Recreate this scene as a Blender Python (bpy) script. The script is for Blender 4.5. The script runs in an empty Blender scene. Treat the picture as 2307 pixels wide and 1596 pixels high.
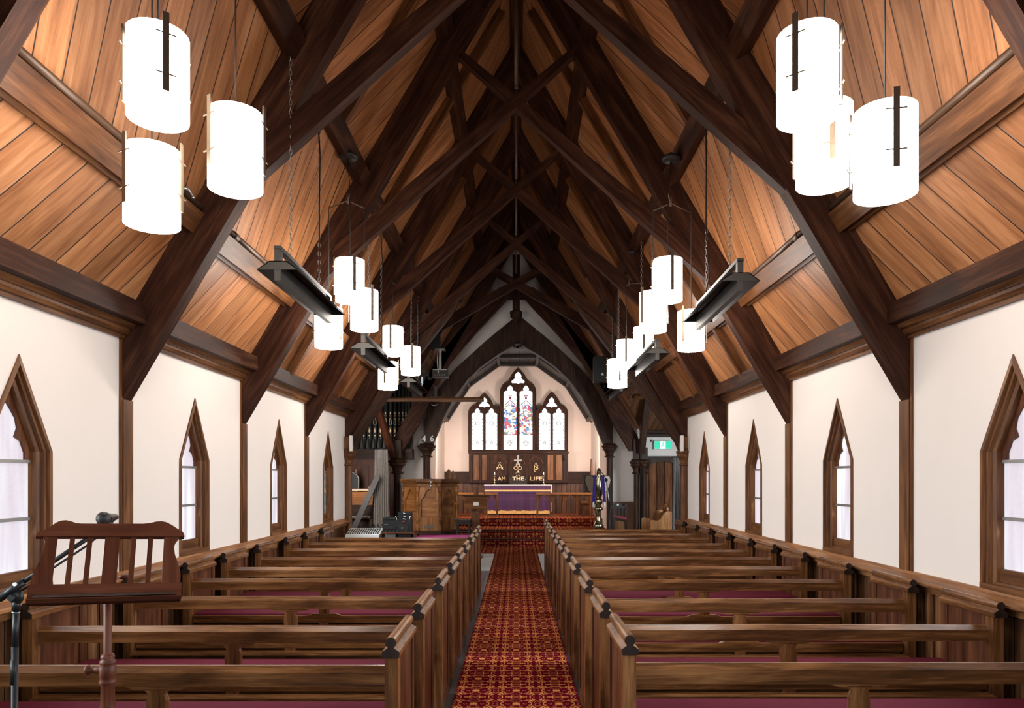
import bpy, bmesh, math, random
from mathutils import Vector, Matrix
random.seed(7)
PI = math.pi
sc = bpy.context.scene
col = sc.collection
E = 1.74                       # eye height
F = 1600.0                     # focal length in photo pixels (2307 wide)
# ------------------------------------------------------------------ camera, light, exposure
cam_d = bpy.data.cameras.new('camera')
cam = bpy.data.objects.new('camera', cam_d); col.objects.link(cam)
cam.location = (0, 0, E); cam.rotation_euler = (PI/2, 0, 0)
cam_d.sensor_width = 36.0; cam_d.lens = 36.0*F/2307
cam_d.shift_x = -0.0041; cam_d.shift_y = 0.1214
cam_d.clip_start = 0.02; cam_d.clip_end = 200
sc.camera = cam
sc.view_settings.view_transform = 'Standard'
sc.view_settings.look = 'None'
sc.view_settings.exposure = 0.0
sc.view_settings.gamma = 1.0
sc.view_settings.use_curve_mapping = False
sc.cycles.use_denoising = True
sc.cycles.use_adaptive_sampling = True
sc.cycles.adaptive_threshold = 0.025
sc.cycles.max_bounces = 7
sc.cycles.diffuse_bounces = 2
sc.cycles.glossy_bounces = 3
sc.cycles.caustics_reflective = False
sc.cycles.caustics_refractive = False
sc.cycles.sample_clamp_indirect = 6.0
world = bpy.data.worlds.new('world'); sc.world = world
world.use_nodes = True
wb = world.node_tree.nodes['Background']
wb.inputs[0].default_value = (0.75, 0.88, 1.0, 1); wb.inputs[1].default_value = 0.6

LAMP = 21.0                    # radiance of the hanging lamp shades
def area_light(name, loc, target, sx, sy, power, colr, spread=PI):
    d = bpy.data.lights.new(name, 'AREA'); d.shape = 'RECTANGLE'; d.size = sx; d.size_y = sy
    d.energy = power; d.color = colr
    o = bpy.data.objects.new(name, d); col.objects.link(o)
    o.location = loc; d.spread = spread
    o.rotation_euler = (Vector(target)-Vector(loc)).to_track_quat('-Z', 'Y').to_euler()
    return o
DAY = (0.80, 0.92, 1.0)
area_light('west_fill_light', (0, -2.68, 2.6), (0, 6, .4), 2.6, 2.6, 36, DAY, 1.6)  # fill light added behind the camera to brighten surfaces facing it
area_light('left_arm_fill_light', (-3.75, 12.62, 2.0), (-2.5, 18.0, 1.9), .9, 1.5, 48, (1.0, .95, .90), 2.0)  # fill light added out of view to brighten the wall beside the arch
area_light('right_arm_fill_light', (4.3, 12.62, 2.0), (2.4, 18.0, 1.7), .9, 1.5, 62, DAY, 2.0)  # fill light added out of view to brighten the door side
area_light('chancel_left_light', (-2.15, 20.2, 2.6), (1.6, 22.6, 2.2), 1.0, 1.6, 105, (1.0, 0.83, 0.75))  # warm light from the chancel side, its source unseen
area_light('chancel_right_light', (2.2, 20.2, 2.6), (-1.6, 22.6, 2.2), 1.0, 1.6, 105, (1.0, 0.83, 0.75))  # same from the other side, source unseen
for _s in (-1, 1):             # daylight entering through each nave window
    for _y in (-0.43, 1.941, 4.293, 6.645, 8.997, 11.349):
        area_light('nave_window_daylight', (_s*2.985, _y, 1.75), (-_s*1.6, _y, .3), 0.40, 1.1, 27, DAY, 1.75)

# ------------------------------------------------------------------ mesh helper
class MB:
    def __init__(s):
        s.v = []; s.f = []; s.uv = []; s.sm = []
    def face(s, pts, uvs, smooth=False):
        b = len(s.v); s.v.extend([tuple(p) for p in pts])
        s.f.append(tuple(range(b, b+len(pts)))); s.uv.append(list(uvs)); s.sm.append(smooth)
    def quad(s, a, b, c, d, uvs=None, smooth=False):
        if uvs is None:
            a_, b_, d_ = Vector(a), Vector(b), Vector(d)
            l, w = (b_-a_).length, (d_-a_).length
            o = random.random()*20
            uvs = [(o, o), (o+l, o), (o+l, o+w), (o, o+w)]
        s.face([a, b, c, d], uvs, smooth)
    def box(s, x0, x1, y0, y1, z0, z1, grain='x'):
        ax = {'x': 0, 'y': 1, 'z': 2}[grain]
        o1, o2 = random.random()*30, random.random()*30
        P = lambda i, j, k: ((x0, x1)[i], (y0, y1)[j], (z0, z1)[k])
        fs = [[(0,0,0),(0,0,1),(0,1,1),(0,1,0)], [(1,0,0),(1,1,0),(1,1,1),(1,0,1)],
              [(0,0,0),(1,0,0),(1,0,1),(0,0,1)], [(0,1,0),(0,1,1),(1,1,1),(1,1,0)],
              [(0,0,0),(0,1,0),(1,1,0),(1,0,0)], [(0,0,1),(1,0,1),(1,1,1),(0,1,1)]]
        nrm = [0, 0, 1, 1, 2, 2]
        for n, q in zip(nrm, fs):
            pts = [P(*i) for i in q]
            if n == ax:
                a, b = [k for k in range(3) if k != n]
                uv = [(o1+p[a], o2+p[b]) for p in pts]
            else:
                b = [k for k in range(3) if k != n and k != ax][0]
                uv = [(o1+p[ax], o2+p[b]+n*1.3) for p in pts]
            s.face(pts, uv)
    def beam(s, p0, p1, w, h, up=(0, 0, 1), cut0=None, cut1=None):
        """bar from p0 to p1, w wide sideways, h along `up`"""
        p0, p1 = Vector(p0), Vector(p1)
        d = (p1-p0).normalized(); upv = Vector(up)
        side = d.cross(upv).normalized(); u = side.cross(d).normalized()
        r = [(-w/2, -h/2), (w/2, -h/2), (w/2, h/2), (-w/2, h/2)]
        A = [p0+side*a+u*b for a, b in r]; B = [p1+side*a+u*b for a, b in r]
        o1, o2 = random.random()*30, random.random()*30
        L = (p1-p0).length; acc = 0
        for i in range(4):
            j = (i+1) % 4; wd = (A[j]-A[i]).length
            s.face([A[i], A[j], B[j], B[i]], [(o1, o2+acc), (o1, o2+acc+wd), (o1+L, o2+acc+wd), (o1+L, o2+acc)])
            acc += wd
        s.face(A[::-1], [(o1+q[0], o2+q[1]) for q in r[::-1]]); s.face(B, [(o1+q[0], o2+q[1]) for q in r])
    def prism(s, outline, fn, d0, d1, grain=(1, 0), smooth=False, caps=True):
        """outline [(a,b)], fn(a,b,d) -> xyz, extruded d0..d1.  grain: direction in (a,b) or 'd'"""
        o1, o2 = random.random()*30, random.random()*30
        n = len(outline)
        if grain == 'd': uvc = lambda a, b: (o1+a, o2+b)
        else:
            g = Vector(grain).normalized(); uvc = lambda a, b: (o1+a*g.x+b*g.y, o2-a*g.y+b*g.x)
        if caps:
            s.face([fn(a, b, d0) for a, b in outline][::-1], [uvc(a, b) for a, b in outline][::-1])
            s.face([fn(a, b, d1) for a, b in outline], [uvc(a, b) for a, b in outline])
        acc = 0
        for i in range(n):
            a0, b0 = outline[i]; a1, b1 = outline[(i+1) % n]
            L = math.hypot(a1-a0, b1-b0)
            if grain == 'd': uv = [(o1+d0, o2+acc), (o1+d0, o2+acc+L), (o1+d1, o2+acc+L), (o1+d1, o2+acc)]
            else:
                u0, u1 = uvc(a0, b0), uvc(a1, b1)
                along = abs((Vector((a1-a0, b1-b0)).normalized() if L > 1e-9 else Vector((1, 0))).dot(Vector(grain).normalized()))
                if along > .5: uv = [(u0[0], o2+3), (u1[0], o2+3), (u1[0], o2+3+d1-d0), (u0[0], o2+3+d1-d0)]
                else: uv = [(o1+3, u0[1]), (o1+3, u1[1]), (o1+3+(d1-d0), u1[1]), (o1+3+(d1-d0), u0[1])]
            s.face([fn(a0, b0, d0), fn(a1, b1, d0), fn(a1, b1, d1), fn(a0, b0, d1)], uv, smooth)
            acc += L
    def lathe(s, prof, c=(0, 0, 0), seg=16, axis='z', smooth=True):
        o1, o2 = random.random()*30, random.random()*30
        def P(r, z, t):
            x, y = r*math.cos(t), r*math.sin(t)
            if axis == 'z': return (c[0]+x, c[1]+y, c[2]+z)
            if axis == 'y': return (c[0]+x, c[1]+z, c[2]+y)
            return (c[0]+z, c[1]+x, c[2]+y)
        for i in range(len(prof)-1):
            (r0, z0), (r1, z1) = prof[i], prof[i+1]
            for k in range(seg):
                t0, t1 = 2*PI*k/seg, 2*PI*(k+1)/seg
                rr = max(r0, r1)
                q = [P(r0, z0, t0), P(r0, z0, t1), P(r1, z1, t1), P(r1, z1, t0)]
                uv = [(o1+z0, o2+t0*rr), (o1+z0, o2+t1*rr), (o1+z1, o2+t1*rr), (o1+z1, o2+t0*rr)]
                if r0 < 1e-6: q, uv = [q[0], q[2], q[3]], [uv[0], uv[2], uv[3]]
                elif r1 < 1e-6: q, uv = q[:3], uv[:3]
                s.face(q, uv, smooth)
    def cyl(s, c, r, z0, z1, seg=16, axis='z'):
        s.lathe([(0, z0), (r, z0)], c, seg, axis, False); s.lathe([(r, z0), (r, z1)], c, seg, axis); s.lathe([(r, z1), (0, z1)], c, seg, axis, False)
    def tube(s, pts, r, seg=8, closed=False):
        pts = [Vector(p) for p in pts]; n = len(pts)
        rings = []
        prev = None
        for i, p in enumerate(pts):
            a = pts[(i-1) % n] if (closed or i > 0) else p
            b = pts[(i+1) % n] if (closed or i < n-1) else p
            d = (b-a).normalized()
            ref = prev if prev is not None else (Vector((0, 0, 1)) if abs(d.z) < .9 else Vector((1, 0, 0)))
            x = (ref-d*ref.dot(d)).normalized(); prev = x; y = d.cross(x)
            rr = r[i] if isinstance(r, (list, tuple)) else r
            rings.append([p+x*math.cos(2*PI*k/seg)*rr+y*math.sin(2*PI*k/seg)*rr for k in range(seg)])
        o = random.random()*20; acc = 0
        for i in range(n if closed else n-1):
            A, B = rings[i], rings[(i+1) % n]
            L = (pts[(i+1) % n]-pts[i]).length
            for k in range(seg):
                j = (k+1) % seg
                s.face([A[k], A[j], B[j], B[k]], [(o+acc, k*.02), (o+acc, k*.02+.02), (o+acc+L, k*.02+.02), (o+acc+L, k*.02)], True)
            acc += L
        if not closed:
            s.face(rings[0][::-1], [(0, 0)]*seg); s.face(rings[-1], [(0, 0)]*seg)
    def ball(s, c, rx, ry=None, rz=None, seg=14, rings=9):
        ry = ry or rx; rz = rz or rx
        P = lambda i, k: (c[0]+rx*math.sin(PI*i/rings)*math.cos(2*PI*k/seg), c[1]+ry*math.sin(PI*i/rings)*math.sin(2*PI*k/seg), c[2]+rz*math.cos(PI*i/rings))
        for i in range(rings):
            for k in range(seg):
                q = [P(i, k), P(i, k+1), P(i+1, k+1), P(i+1, k)]
                if i == 0: q = [q[0], q[2], q[3]]
                elif i == rings-1: q = q[:3]
                s.face(q, [(p[2], p[0]) for p in q], True)
    def xform(s, m):
        s.v = [tuple(m @ Vector(p)) for p in s.v]
        return s

def wloc(o):
    v = Vector((0, 0, 0))
    while o is not None:
        v = v+o.location; o = o.parent
    return v

def obj(name, mb, mat, parent=None, bevel=0.0):
    me = bpy.data.meshes.new(name)
    off = wloc(parent) if parent is not None else Vector((0, 0, 0))
    me.from_pydata([tuple(Vector(p)-off) for p in mb.v], [], mb.f)
    uvl = me.uv_layers.new(name='UVMap')
    flat = [c for f in mb.uv for uv in f for c in uv]
    uvl.data.foreach_set('uv', flat)
    me.polygons.foreach_set('use_smooth', mb.sm)
    bm = bmesh.new(); bm.from_mesh(me)
    bmesh.ops.remove_doubles(bm, verts=bm.verts, dist=1e-5)
    bmesh.ops.recalc_face_normals(bm, faces=bm.faces)
    bm.to_mesh(me); bm.free()
    me.materials.append(mat)
    o = bpy.data.objects.new(name, me); col.objects.link(o)
    if parent is not None: o.parent = parent
    if bevel:
        m = o.modifiers.new('edge', 'BEVEL'); m.width = bevel; m.segments = 2; m.limit_method = 'ANGLE'; m.angle_limit = 0.7
    return o
def tag(o, label, cat, group=None, kind=None):
    o['label'] = label; o['category'] = cat
    if group: o['group'] = group
    if kind: o['kind'] = kind
    return o
def thing(name, label, cat, loc=(0, 0, 0), group=None):
    o = bpy.data.objects.new(name, None); col.objects.link(o)
    o.location = loc; o.empty_display_size = .1
    return tag(o, label, cat, group)
def struct(name, mb, mat, label=None, parent=None):
    o = obj(name, mb, mat, parent)
    if parent is None:
        o['kind'] = 'structure'
        o['label'] = label; o['category'] = name.split('_')[0]
    return o
def copy_tree(o, parent=None):
    c = o.copy(); col.objects.link(c)
    if parent is not None: c.parent = parent
    for ch in list(o.children): copy_tree(ch, c)
    return c
def at(px, py, y):
    """point that the photo shows at pixel px,py when it stands y metres away"""
    return Vector(((px-1163)*y/F, y, E-(py-1078)*y/F))
def text_mb(body, size, extrude=.004, shear=0.0):
    cu = bpy.data.curves.new('t', 'FONT'); cu.body = body; cu.size = size; cu.extrude = extrude
    cu.align_x = 'CENTER'; cu.align_y = 'CENTER'; cu.shear = shear; cu.resolution_u = 3; cu.offset = size*.022
    ob = bpy.data.objects.new('t', cu)
    me = bpy.data.meshes.new_from_object(ob)
    mb = MB()
    for p in me.polygons:
        pts = [me.vertices[i].co for i in p.vertices]
        # text plane x,y -> world x,z facing the nave (-y)
        mb.face([(v.x, -v.z, v.y) for v in pts], [(v.x, v.y) for v in pts])
    bpy.data.objects.remove(ob); bpy.data.curves.remove(cu); bpy.data.meshes.remove(me)
    return mb
def arc(cx, cz, r, a0, a1, n):
    return [(cx+r*math.cos(a0+(a1-a0)*i/n), cz+r*math.sin(a0+(a1-a0)*i/n)) for i in range(n+1)]
def pointed(cx, hw, z0, zs, za, n=8, bulge=.12):
    """closed pointed-arch outline, sill z0, spring zs, apex za"""
    L = []
    for i in range(n+1):
        t = i/n; x = hw*(1-t); z = zs+(za-zs)*t
        k = math.sin(PI*t)*bulge*hw
        L.append((x+k, z+k*.6))
    R = [(cx+x, z) for x, z in L]; Lf = [(cx-x, z) for x, z in L[:-1]][::-1]
    return [(cx-hw, z0), (cx+hw, z0)]+R+Lf

# ------------------------------------------------------------------ materials
def new_mat(name):
    m = bpy.data.materials.new(name); m.use_nodes = True
    nt = m.node_tree; b = nt.nodes['Principled BSDF']
    return m, nt, b
def N(nt, typ, **kw):
    n = nt.nodes.new(typ)
    for k, v in kw.items():
        if k.startswith('i_'):
            key = k[2:]; n.inputs[int(key) if key.isdigit() else key].default_value = v
        else: setattr(n, k, v)
    return n
def math_n(nt, op, a, b=None, c=None):
    n = nt.nodes.new('ShaderNodeMath'); n.operation = op
    for i, x in enumerate((a, b, c)):
        if x is None: continue
        if isinstance(x, (int, float)): n.inputs[i].default_value = x
        else: nt.links.new(x, n.inputs[i])
    return n.outputs[0]
def ramp(nt, fac, stops, interp='LINEAR'):
    n = nt.nodes.new('ShaderNodeValToRGB'); n.color_ramp.interpolation = interp
    el = n.color_ramp.elements
    while len(el) < len(stops): el.new(0.5)
    for e, (p, c) in zip(el, stops):
        e.position = p; e.color = (c[0], c[1], c[2], 1)
    nt.links.new(fac, n.inputs[0]); return n.outputs[0]
def mixc(nt, fac, a, b, mode='MIX'):
    n = nt.nodes.new('ShaderNodeMix'); n.data_type = 'RGBA'; n.blend_type = mode
    for sock, x in ((n.inputs[0], fac), (n.inputs[6], a), (n.inputs[7], b)):
        if isinstance(x, (int, float)): sock.default_value = x
        elif isinstance(x, tuple): sock.default_value = (x[0], x[1], x[2], 1)
        else: nt.links.new(x, sock)
    return n.outputs[2]
def uv_xyz(nt):
    tc = N(nt, 'ShaderNodeTexCoord'); sp = N(nt, 'ShaderNodeSeparateXYZ')
    nt.links.new(tc.outputs['UV'], sp.inputs[0]); return sp.outputs[0], sp.outputs[1]
def comb(nt, x, y, z=0.0):
    n = N(nt, 'ShaderNodeCombineXYZ')
    for i, k in enumerate((x, y, z)):
        if isinstance(k, (int, float)): n.inputs[i].default_value = k
        else: nt.links.new(k, n.inputs[i])
    return n.outputs[0]
def noise(nt, vec, scale=1.0, detail=4.0, rough=.55, dist=0.0):
    n = N(nt, 'ShaderNodeTexNoise'); n.inputs['Scale'].default_value = scale
    n.inputs['Detail'].default_value = detail; n.inputs['Roughness'].default_value = rough
    n.inputs['Distortion'].default_value = dist
    nt.links.new(vec, n.inputs['Vector']); return n.outputs[0]
def wood_color(nt, u, v, seed, cd, cm, cl):
    g1 = noise(nt, comb(nt, math_n(nt, 'MULTIPLY', u, 1.6), math_n(nt, 'MULTIPLY', v, 26.0), seed), 1.0, 5, .6, .6)
    g2 = noise(nt, comb(nt, math_n(nt, 'MULTIPLY', u, 1.1), math_n(nt, 'MULTIPLY', v, 6.0), seed), 1.0, 3, .5, 1.2)
    g3 = noise(nt, comb(nt, math_n(nt, 'MULTIPLY', u, 6.0), math_n(nt, 'MULTIPLY', v, 220.0), seed), 1.0, 2, .5)
    f = math_n(nt, 'ADD', math_n(nt, 'MULTIPLY', g1, .45), math_n(nt, 'ADD', math_n(nt, 'MULTIPLY', g2, .4), math_n(nt, 'MULTIPLY', g3, .15)))
    return ramp(nt, f, [(.33, cd), (.5, cm), (.68, cl)]), f
def wood(name, cd, cm, cl, rough=.4, spec=.5, coat=0.0):
    m, nt, b = new_mat(name)
    u, v = uv_xyz(nt)
    c, f = wood_color(nt, u, v, 0.0, cd, cm, cl)
    nt.links.new(c, b.inputs['Base Color'])
    nt.links.new(math_n(nt, 'MULTIPLY_ADD', f, .25, rough-.12), b.inputs['Roughness'])
    b.inputs['Specular IOR Level'].default_value = spec
    if coat:
        b.inputs['Coat Weight'].default_value = coat; b.inputs['Coat Roughness'].default_value = .18
    bp = N(nt, 'ShaderNodeBump'); bp.inputs['Strength'].default_value = .12; bp.inputs['Distance'].default_value = .004
    nt.links.new(f, bp.inputs['Height']); nt.links.new(bp.outputs[0], b.inputs['Normal'])
    return m
def boards(name, width, cd, cm, cl, rough=.45, gap=.045, vary=.45, spec=.4):
    """boards of `width` metres, u along the board, v across"""
    m, nt, b = new_mat(name)
    u, v = uv_xyz(nt)
    vv = math_n(nt, 'DIVIDE', v, width)
    idn = math_n(nt, 'FLOOR', vv); fr = math_n(nt, 'FRACT', vv)
    wn = N(nt, 'ShaderNodeTexWhiteNoise'); wn.noise_dimensions = '1D'; nt.links.new(idn, wn.inputs['W'])
    c, f = wood_color(nt, u, v, math_n(nt, 'MULTIPLY', wn.outputs[0], 40.0), cd, cm, cl)
    k = math_n(nt, 'MULTIPLY_ADD', wn.outputs[0], vary, 1-vary*.6)
    c = mixc(nt, 1.0, c, comb(nt, k, k, k), 'MULTIPLY')
    edge = math_n(nt, 'MINIMUM', fr, math_n(nt, 'SUBTRACT', 1.0, fr))
    g = N(nt, 'ShaderNodeMapRange'); g.inputs[1].default_value = gap*.35; g.inputs[2].default_value = gap
    nt.links.new(edge, g.inputs[0])
    c = mixc(nt, g.outputs[0], (cd[0]*.15, cd[1]*.15, cd[2]*.15), c)
    nt.links.new(c, b.inputs['Base Color'])
    b.inputs['Roughness'].default_value = rough; b.inputs['Specular IOR Level'].default_value = spec
    bp = N(nt, 'ShaderNodeBump'); bp.inputs['Strength'].default_value = .5; bp.inputs['Distance'].default_value = .012
    h = math_n(nt, 'ADD', g.outputs[0], math_n(nt, 'MULTIPLY', f, .15))
    nt.links.new(h, bp.inputs['Height']); nt.links.new(bp.outputs[0], b.inputs['Normal'])
    return m
def plain(name, c, rough=.5, metal=0.0, spec=.5, var=.12, scale=8.0, bump=0.0):
    m, nt, b = new_mat(name)
    tc = N(nt, 'ShaderNodeTexCoord')
    n = noise(nt, tc.outputs['Object'], scale, 4, .6)
    lo = tuple(x*(1-var) for x in c); hi = tuple(min(1, x*(1+var)) for x in c)
    nt.links.new(ramp(nt, n, [(.3, lo), (.7, hi)]), b.inputs['Base Color'])
    b.inputs['Roughness'].default_value = rough; b.inputs['Metallic'].default_value = metal
    b.inputs['Specular IOR Level'].default_value = spec
    if bump:
        bp = N(nt, 'ShaderNodeBump'); bp.inputs['Strength'].default_value = bump; bp.inputs['Distance'].default_value = .01
        nt.links.new(n, bp.inputs['Height']); nt.links.new(bp.outputs[0], b.inputs['Normal'])
    return m
def glow(name, c, strength):
    m, nt, b = new_mat(name)
    b.inputs['Base Color'].default_value = (c[0]*.4, c[1]*.4, c[2]*.4, 1)
    b.inputs['Emission Color'].default_value = (c[0], c[1], c[2], 1)
    b.inputs['Emission Strength'].default_value = strength
    return m

M = {}
M['truss'] = wood('dark_stained_timber', (.012, .0045, .003), (.040, .0145, .008), (.11, .045, .022), .55, .10)
M['trim'] = wood('brown_stained_trim', (.030, .010, .004), (.128, .049, .016), (.29, .130, .047), .42, .28)
M['pew'] = wood('polished_pew_timber', (.018, .006, .003), (.150, .058, .018), (.42, .19, .068), .27, .5, .2)
M['rail'] = wood('lit_rail_timber', (.07, .025, .009), (.28, .118, .042), (.50, .25, .105), .42, .3)  # lighter than the trim: light on the rail top put into the colour
M['pewred'] = wood('reddish_pew_timber', (.02, .006, .003), (.092, .029, .011), (.21, .075, .030), .38, .35)
M['capend'] = wood('dark_end_grain', (.008, .004, .003), (.02, .010, .007), (.05, .026, .018), .45, .4)
M['oak'] = wood('golden_oak', (.10, .033, .008), (.25, .098, .027), (.45, .20, .068), .4, .35)
M['redwood'] = wood('mahogany_stain', (.040, .010, .005), (.105, .030, .014), (.19, .062, .028), .45, .22)
M['darkoak'] = wood('dark_oak', (.014, .006, .004), (.042, .018, .010), (.10, .045, .023), .5, .18)
M['kauri'] = boards('kauri_roof_boards', .215, (.17, .058, .020), (.40, .165, .062), (.60, .295, .135), .42, .03)
M['darkboards'] = boards('dark_match_lining', .15, (.05, .019, .009), (.13, .055, .025), (.22, .10, .05), .42)
M['wains'] = boards('stained_wainscot_boards', .115, (.030, .010, .004), (.15, .061, .024), (.36, .170, .075), .4, .06, .6)
M['floor'] = boards('dark_floor_boards', .14, (.02, .018, .018), (.05, .044, .042), (.09, .08, .075), .3, .03)
M['door'] = boards('plank_door_boards', .19, (.035, .012, .006), (.15, .056, .023), (.29, .125, .055), .6, .06, .45, .08)
M['plaster'] = plain('cream_plaster', (.87, .79, .725), .8, 0, .2, .015, 1.2)
M['plaster2'] = plain('peach_plaster', (.86, .72, .62), .8, 0, .2, .015, 1.2)
M['iron'] = plain('black_metal', (.022, .021, .020), .45, .3, .5, .2)
M['heater'] = plain('dark_grey_enamel', (.035, .032, .028), .5, .2, .4, .15)
M['bronze'] = plain('bronze_strip', (.16, .12, .085), .4, .6, .5, .1)
M['steel'] = plain('brushed_steel', (.45, .44, .42), .35, .8, .5, .1)
M['white'] = plain('white_plastic', (.8, .8, .78), .5, 0, .4, .03)
M['black'] = plain('black_plastic', (.012, .013, .014), .42, 0, .4, .2)
M['brass'] = plain('polished_brass', (.55, .46, .30), .26, 1.0, .5, .15)
M['gold'] = plain('gilding', (.85, .62, .36), .45, .2, .5, .1)
M['conduit'] = plain('brown_painted_pipe', (.10, .055, .032), .4, .1, .5, .1)
M['cushion'] = plain('burgundy_pew_fabric', (.105, .008, .021), .85, 0, .15, .15, 60.0, .2)
M['magenta'] = plain('magenta_cloth', (.36, .05, .17), .8, 0, .2, .12, 12.0, .1)
M['linen'] = plain('white_linen', (.85, .80, .76), .85, 0, .2, .03)
M['gfringe'] = plain('gold_fringe', (.85, .48, .16), .7, 0, .3, .25, 60.0)
M['grey'] = plain('grey_curtain_cloth', (.36, .325, .295), .9, 0, .1, .15, 10.0)
M['greyblue'] = plain('grey_blue_curtain_cloth', (.24, .25, .26), .9, 0, .1, .15, 10.0)
M['violet'] = plain('violet_ribbon', (.035, .02, .17), .75, 0, .2, .1)
M['redbook'] = plain('red_leather', (.25, .015, .03), .45, 0, .4, .1)
M['mat'] = plain('pale_floor_strip', (.72, .72, .70), .45, 0, .4, .04)
M['pipe'] = plain('grey_green_pipe_paint', (.045, .05, .045), .35, .2, .5, .2)
M['green'] = glow('lit_exit_green', (.0, .62, .36), .95)
M['signwhite'] = glow('lit_exit_white', (.9, 1, .95), 1.1)
M['lamp'] = glow('lit_white_glass', (1.0, .905, .82), LAMP)
M['organlamp'] = glow('music_desk_lamp', (1.0, .62, .30), 9.0)
M['chancelwood'] = boards('dark_chancel_lining', .3, (.012, .010, .009), (.026, .022, .020), (.05, .042, .036), .5)

def carpet_mat():
    m, nt, b = new_mat('red_gold_scroll_carpet')
    u, v = uv_xyz(nt)
    a = math_n(nt, 'PINGPONG', u, .1633); d = math_n(nt, 'PINGPONG', v, .17)
    vec = comb(nt, math_n(nt, 'MULTIPLY', a, 1.0), math_n(nt, 'MULTIPLY', d, 1.0), 3.3)
    n1 = noise(nt, vec, 12.5, 0.3, .4, 1.9)
    band = math_n(nt, 'ABSOLUTE', math_n(nt, 'SUBTRACT', n1, .5))
    ln = math_n(nt, 'LESS_THAN', band, .030)
    n2 = noise(nt, comb(nt, a, d, 9.1), 17.0, 0.2, .4, 1.2)
    blob = math_n(nt, 'GREATER_THAN', n2, .675)
    ring = math_n(nt, 'LESS_THAN', math_n(nt, 'ABSOLUTE', math_n(nt, 'SUBTRACT', math_n(nt, 'SQRT', math_n(nt, 'ADD', math_n(nt, 'POWER', a, 2.0), math_n(nt, 'POWER', math_n(nt, 'MULTIPLY', d, 1.2), 2.0))), .118)), .004)
    k = math_n(nt, 'MAXIMUM', math_n(nt, 'MAXIMUM', ln, blob), ring)
    pile = noise(nt, comb(nt, u, v, 0.0), 260.0, 2, .5)
    gold = ramp(nt, pile, [(.3, (.50, .15, .035)), (.7, (.85, .36, .11))])
    red = ramp(nt, pile, [(.3, (.065, .002, .008)), (.7, (.16, .006, .016))])
    nt.links.new(mixc(nt, k, red, gold), b.inputs['Base Color'])
    b.inputs['Roughness'].default_value = .95; b.inputs['Specular IOR Level'].default_value = .1
    b.inputs['Specular IOR Level'].default_value = 0.0
    return m
M['carpet'] = carpet_mat()
def damask_mat():
    m, nt, b = new_mat('purple_damask')
    u, v = uv_xyz(nt)
    a = math_n(nt, 'PINGPONG', u, .12); d = math_n(nt, 'PINGPONG', v, .16)
    n1 = noise(nt, comb(nt, a, d, 1.7), 22.0, 2.0, .5, 1.0)
    k = math_n(nt, 'GREATER_THAN', n1, .52)
    nt.links.new(mixc(nt, k, (.045, .012, .055), (.085, .018, .075)), b.inputs['Base Color'])
    b.inputs['Roughness'].default_value = .6
    return m
M['damask'] = damask_mat()
def pane_mat():
    m, nt, b = new_mat('daylit_leaded_pane')
    tc = N(nt, 'ShaderNodeTexCoord')
    u, v = uv_xyz(nt)
    n1 = noise(nt, comb(nt, math_n(nt, 'MULTIPLY', u, 9.0), math_n(nt, 'MULTIPLY', v, .8), 0.0), 1.0, 2, .5)
    n2 = noise(nt, comb(nt, math_n(nt, 'MULTIPLY', u, 30.0), math_n(nt, 'MULTIPLY', v, 30.0), 0.0), 1.0, 3, .6)
    c = ramp(nt, n1, [(.35, (.62, .50, .60)), (.5, (.74, .68, .80)), (.62, (.98, .98, 1.0))])
    c = mixc(nt, math_n(nt, 'MULTIPLY', n2, .35), c, (.95, .97, 1.0))
    b.inputs['Base Color'].default_value = (.3, .3, .3, 1); b.inputs['Roughness'].default_value = .2
    nt.links.new(c, b.inputs['Emission Color']); b.inputs['Emission Strength'].default_value = .82
    return m
M['pane'] = pane_mat()
def stained_mat(name, stops, scale, white):
    m, nt, b = new_mat(name)
    u, v = uv_xyz(nt)
    vo = N(nt, 'ShaderNodeTexVoronoi'); vo.inputs['Scale'].default_value = scale
    vec = comb(nt, u, v, 0.0)
    ns = N(nt, 'ShaderNodeTexNoise'); ns.inputs['Scale'].default_value = 9.0; nt.links.new(vec, ns.inputs['Vector'])
    w = N(nt, 'ShaderNodeVectorMath'); w.operation = 'MULTIPLY_ADD'
    nt.links.new(ns.outputs[1], w.inputs[0]); w.inputs[1].default_value = (.13, .16, 0); nt.links.new(vec, w.inputs[2])
    nt.links.new(w.outputs[0], vo.inputs['Vector'])
    sp = N(nt, 'ShaderNodeSeparateXYZ'); nt.links.new(vo.outputs['Color'], sp.inputs[0])
    c = ramp(nt, sp.outputs[0], stops, 'CONSTANT')
    ve = N(nt, 'ShaderNodeTexVoronoi'); ve.feature = 'DISTANCE_TO_EDGE'; ve.inputs['Scale'].default_value = scale
    nt.links.new(w.outputs[0], ve.inputs['Vector'])
    lead = math_n(nt, 'GREATER_THAN', ve.outputs[0], .045)
    c = mixc(nt, lead, (.22, .25, .27) if white < 1.5 else (.42, .47, .48), c)
    b.inputs['Base Color'].default_value = (.1, .1, .1, 1)
    nt.links.new(c, b.inputs['Emission Color']); b.inputs['Emission Strength'].default_value = white
    return m
WHT = (1.0, 1.0, 1.0)
M['glass_figure'] = stained_mat('stained_glass_figures', [(0, (.02, .12, .42)), (.13, (.62, .02, .06)), (.28, WHT), (.46, (.04, .28, .62)), (.55, (.85, .90, .95)), (.72, (.12, .22, .16)), (.77, (1.0, .7, .35)), (.84, WHT), (.93, (.5, .03, .07))], 15.0, 1.3)
M['glass_pale'] = stained_mat('pale_grisaille_glass', [(0, WHT), (.45, (.95, 1, 1)), (.7, (.98, 1, 1)), (.95, (.8, .62, .66))], 13.0, 1.55)
M['glass_white'] = glow('clear_white_glass', (.95, 1.0, 1.0), 2.0)
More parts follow.
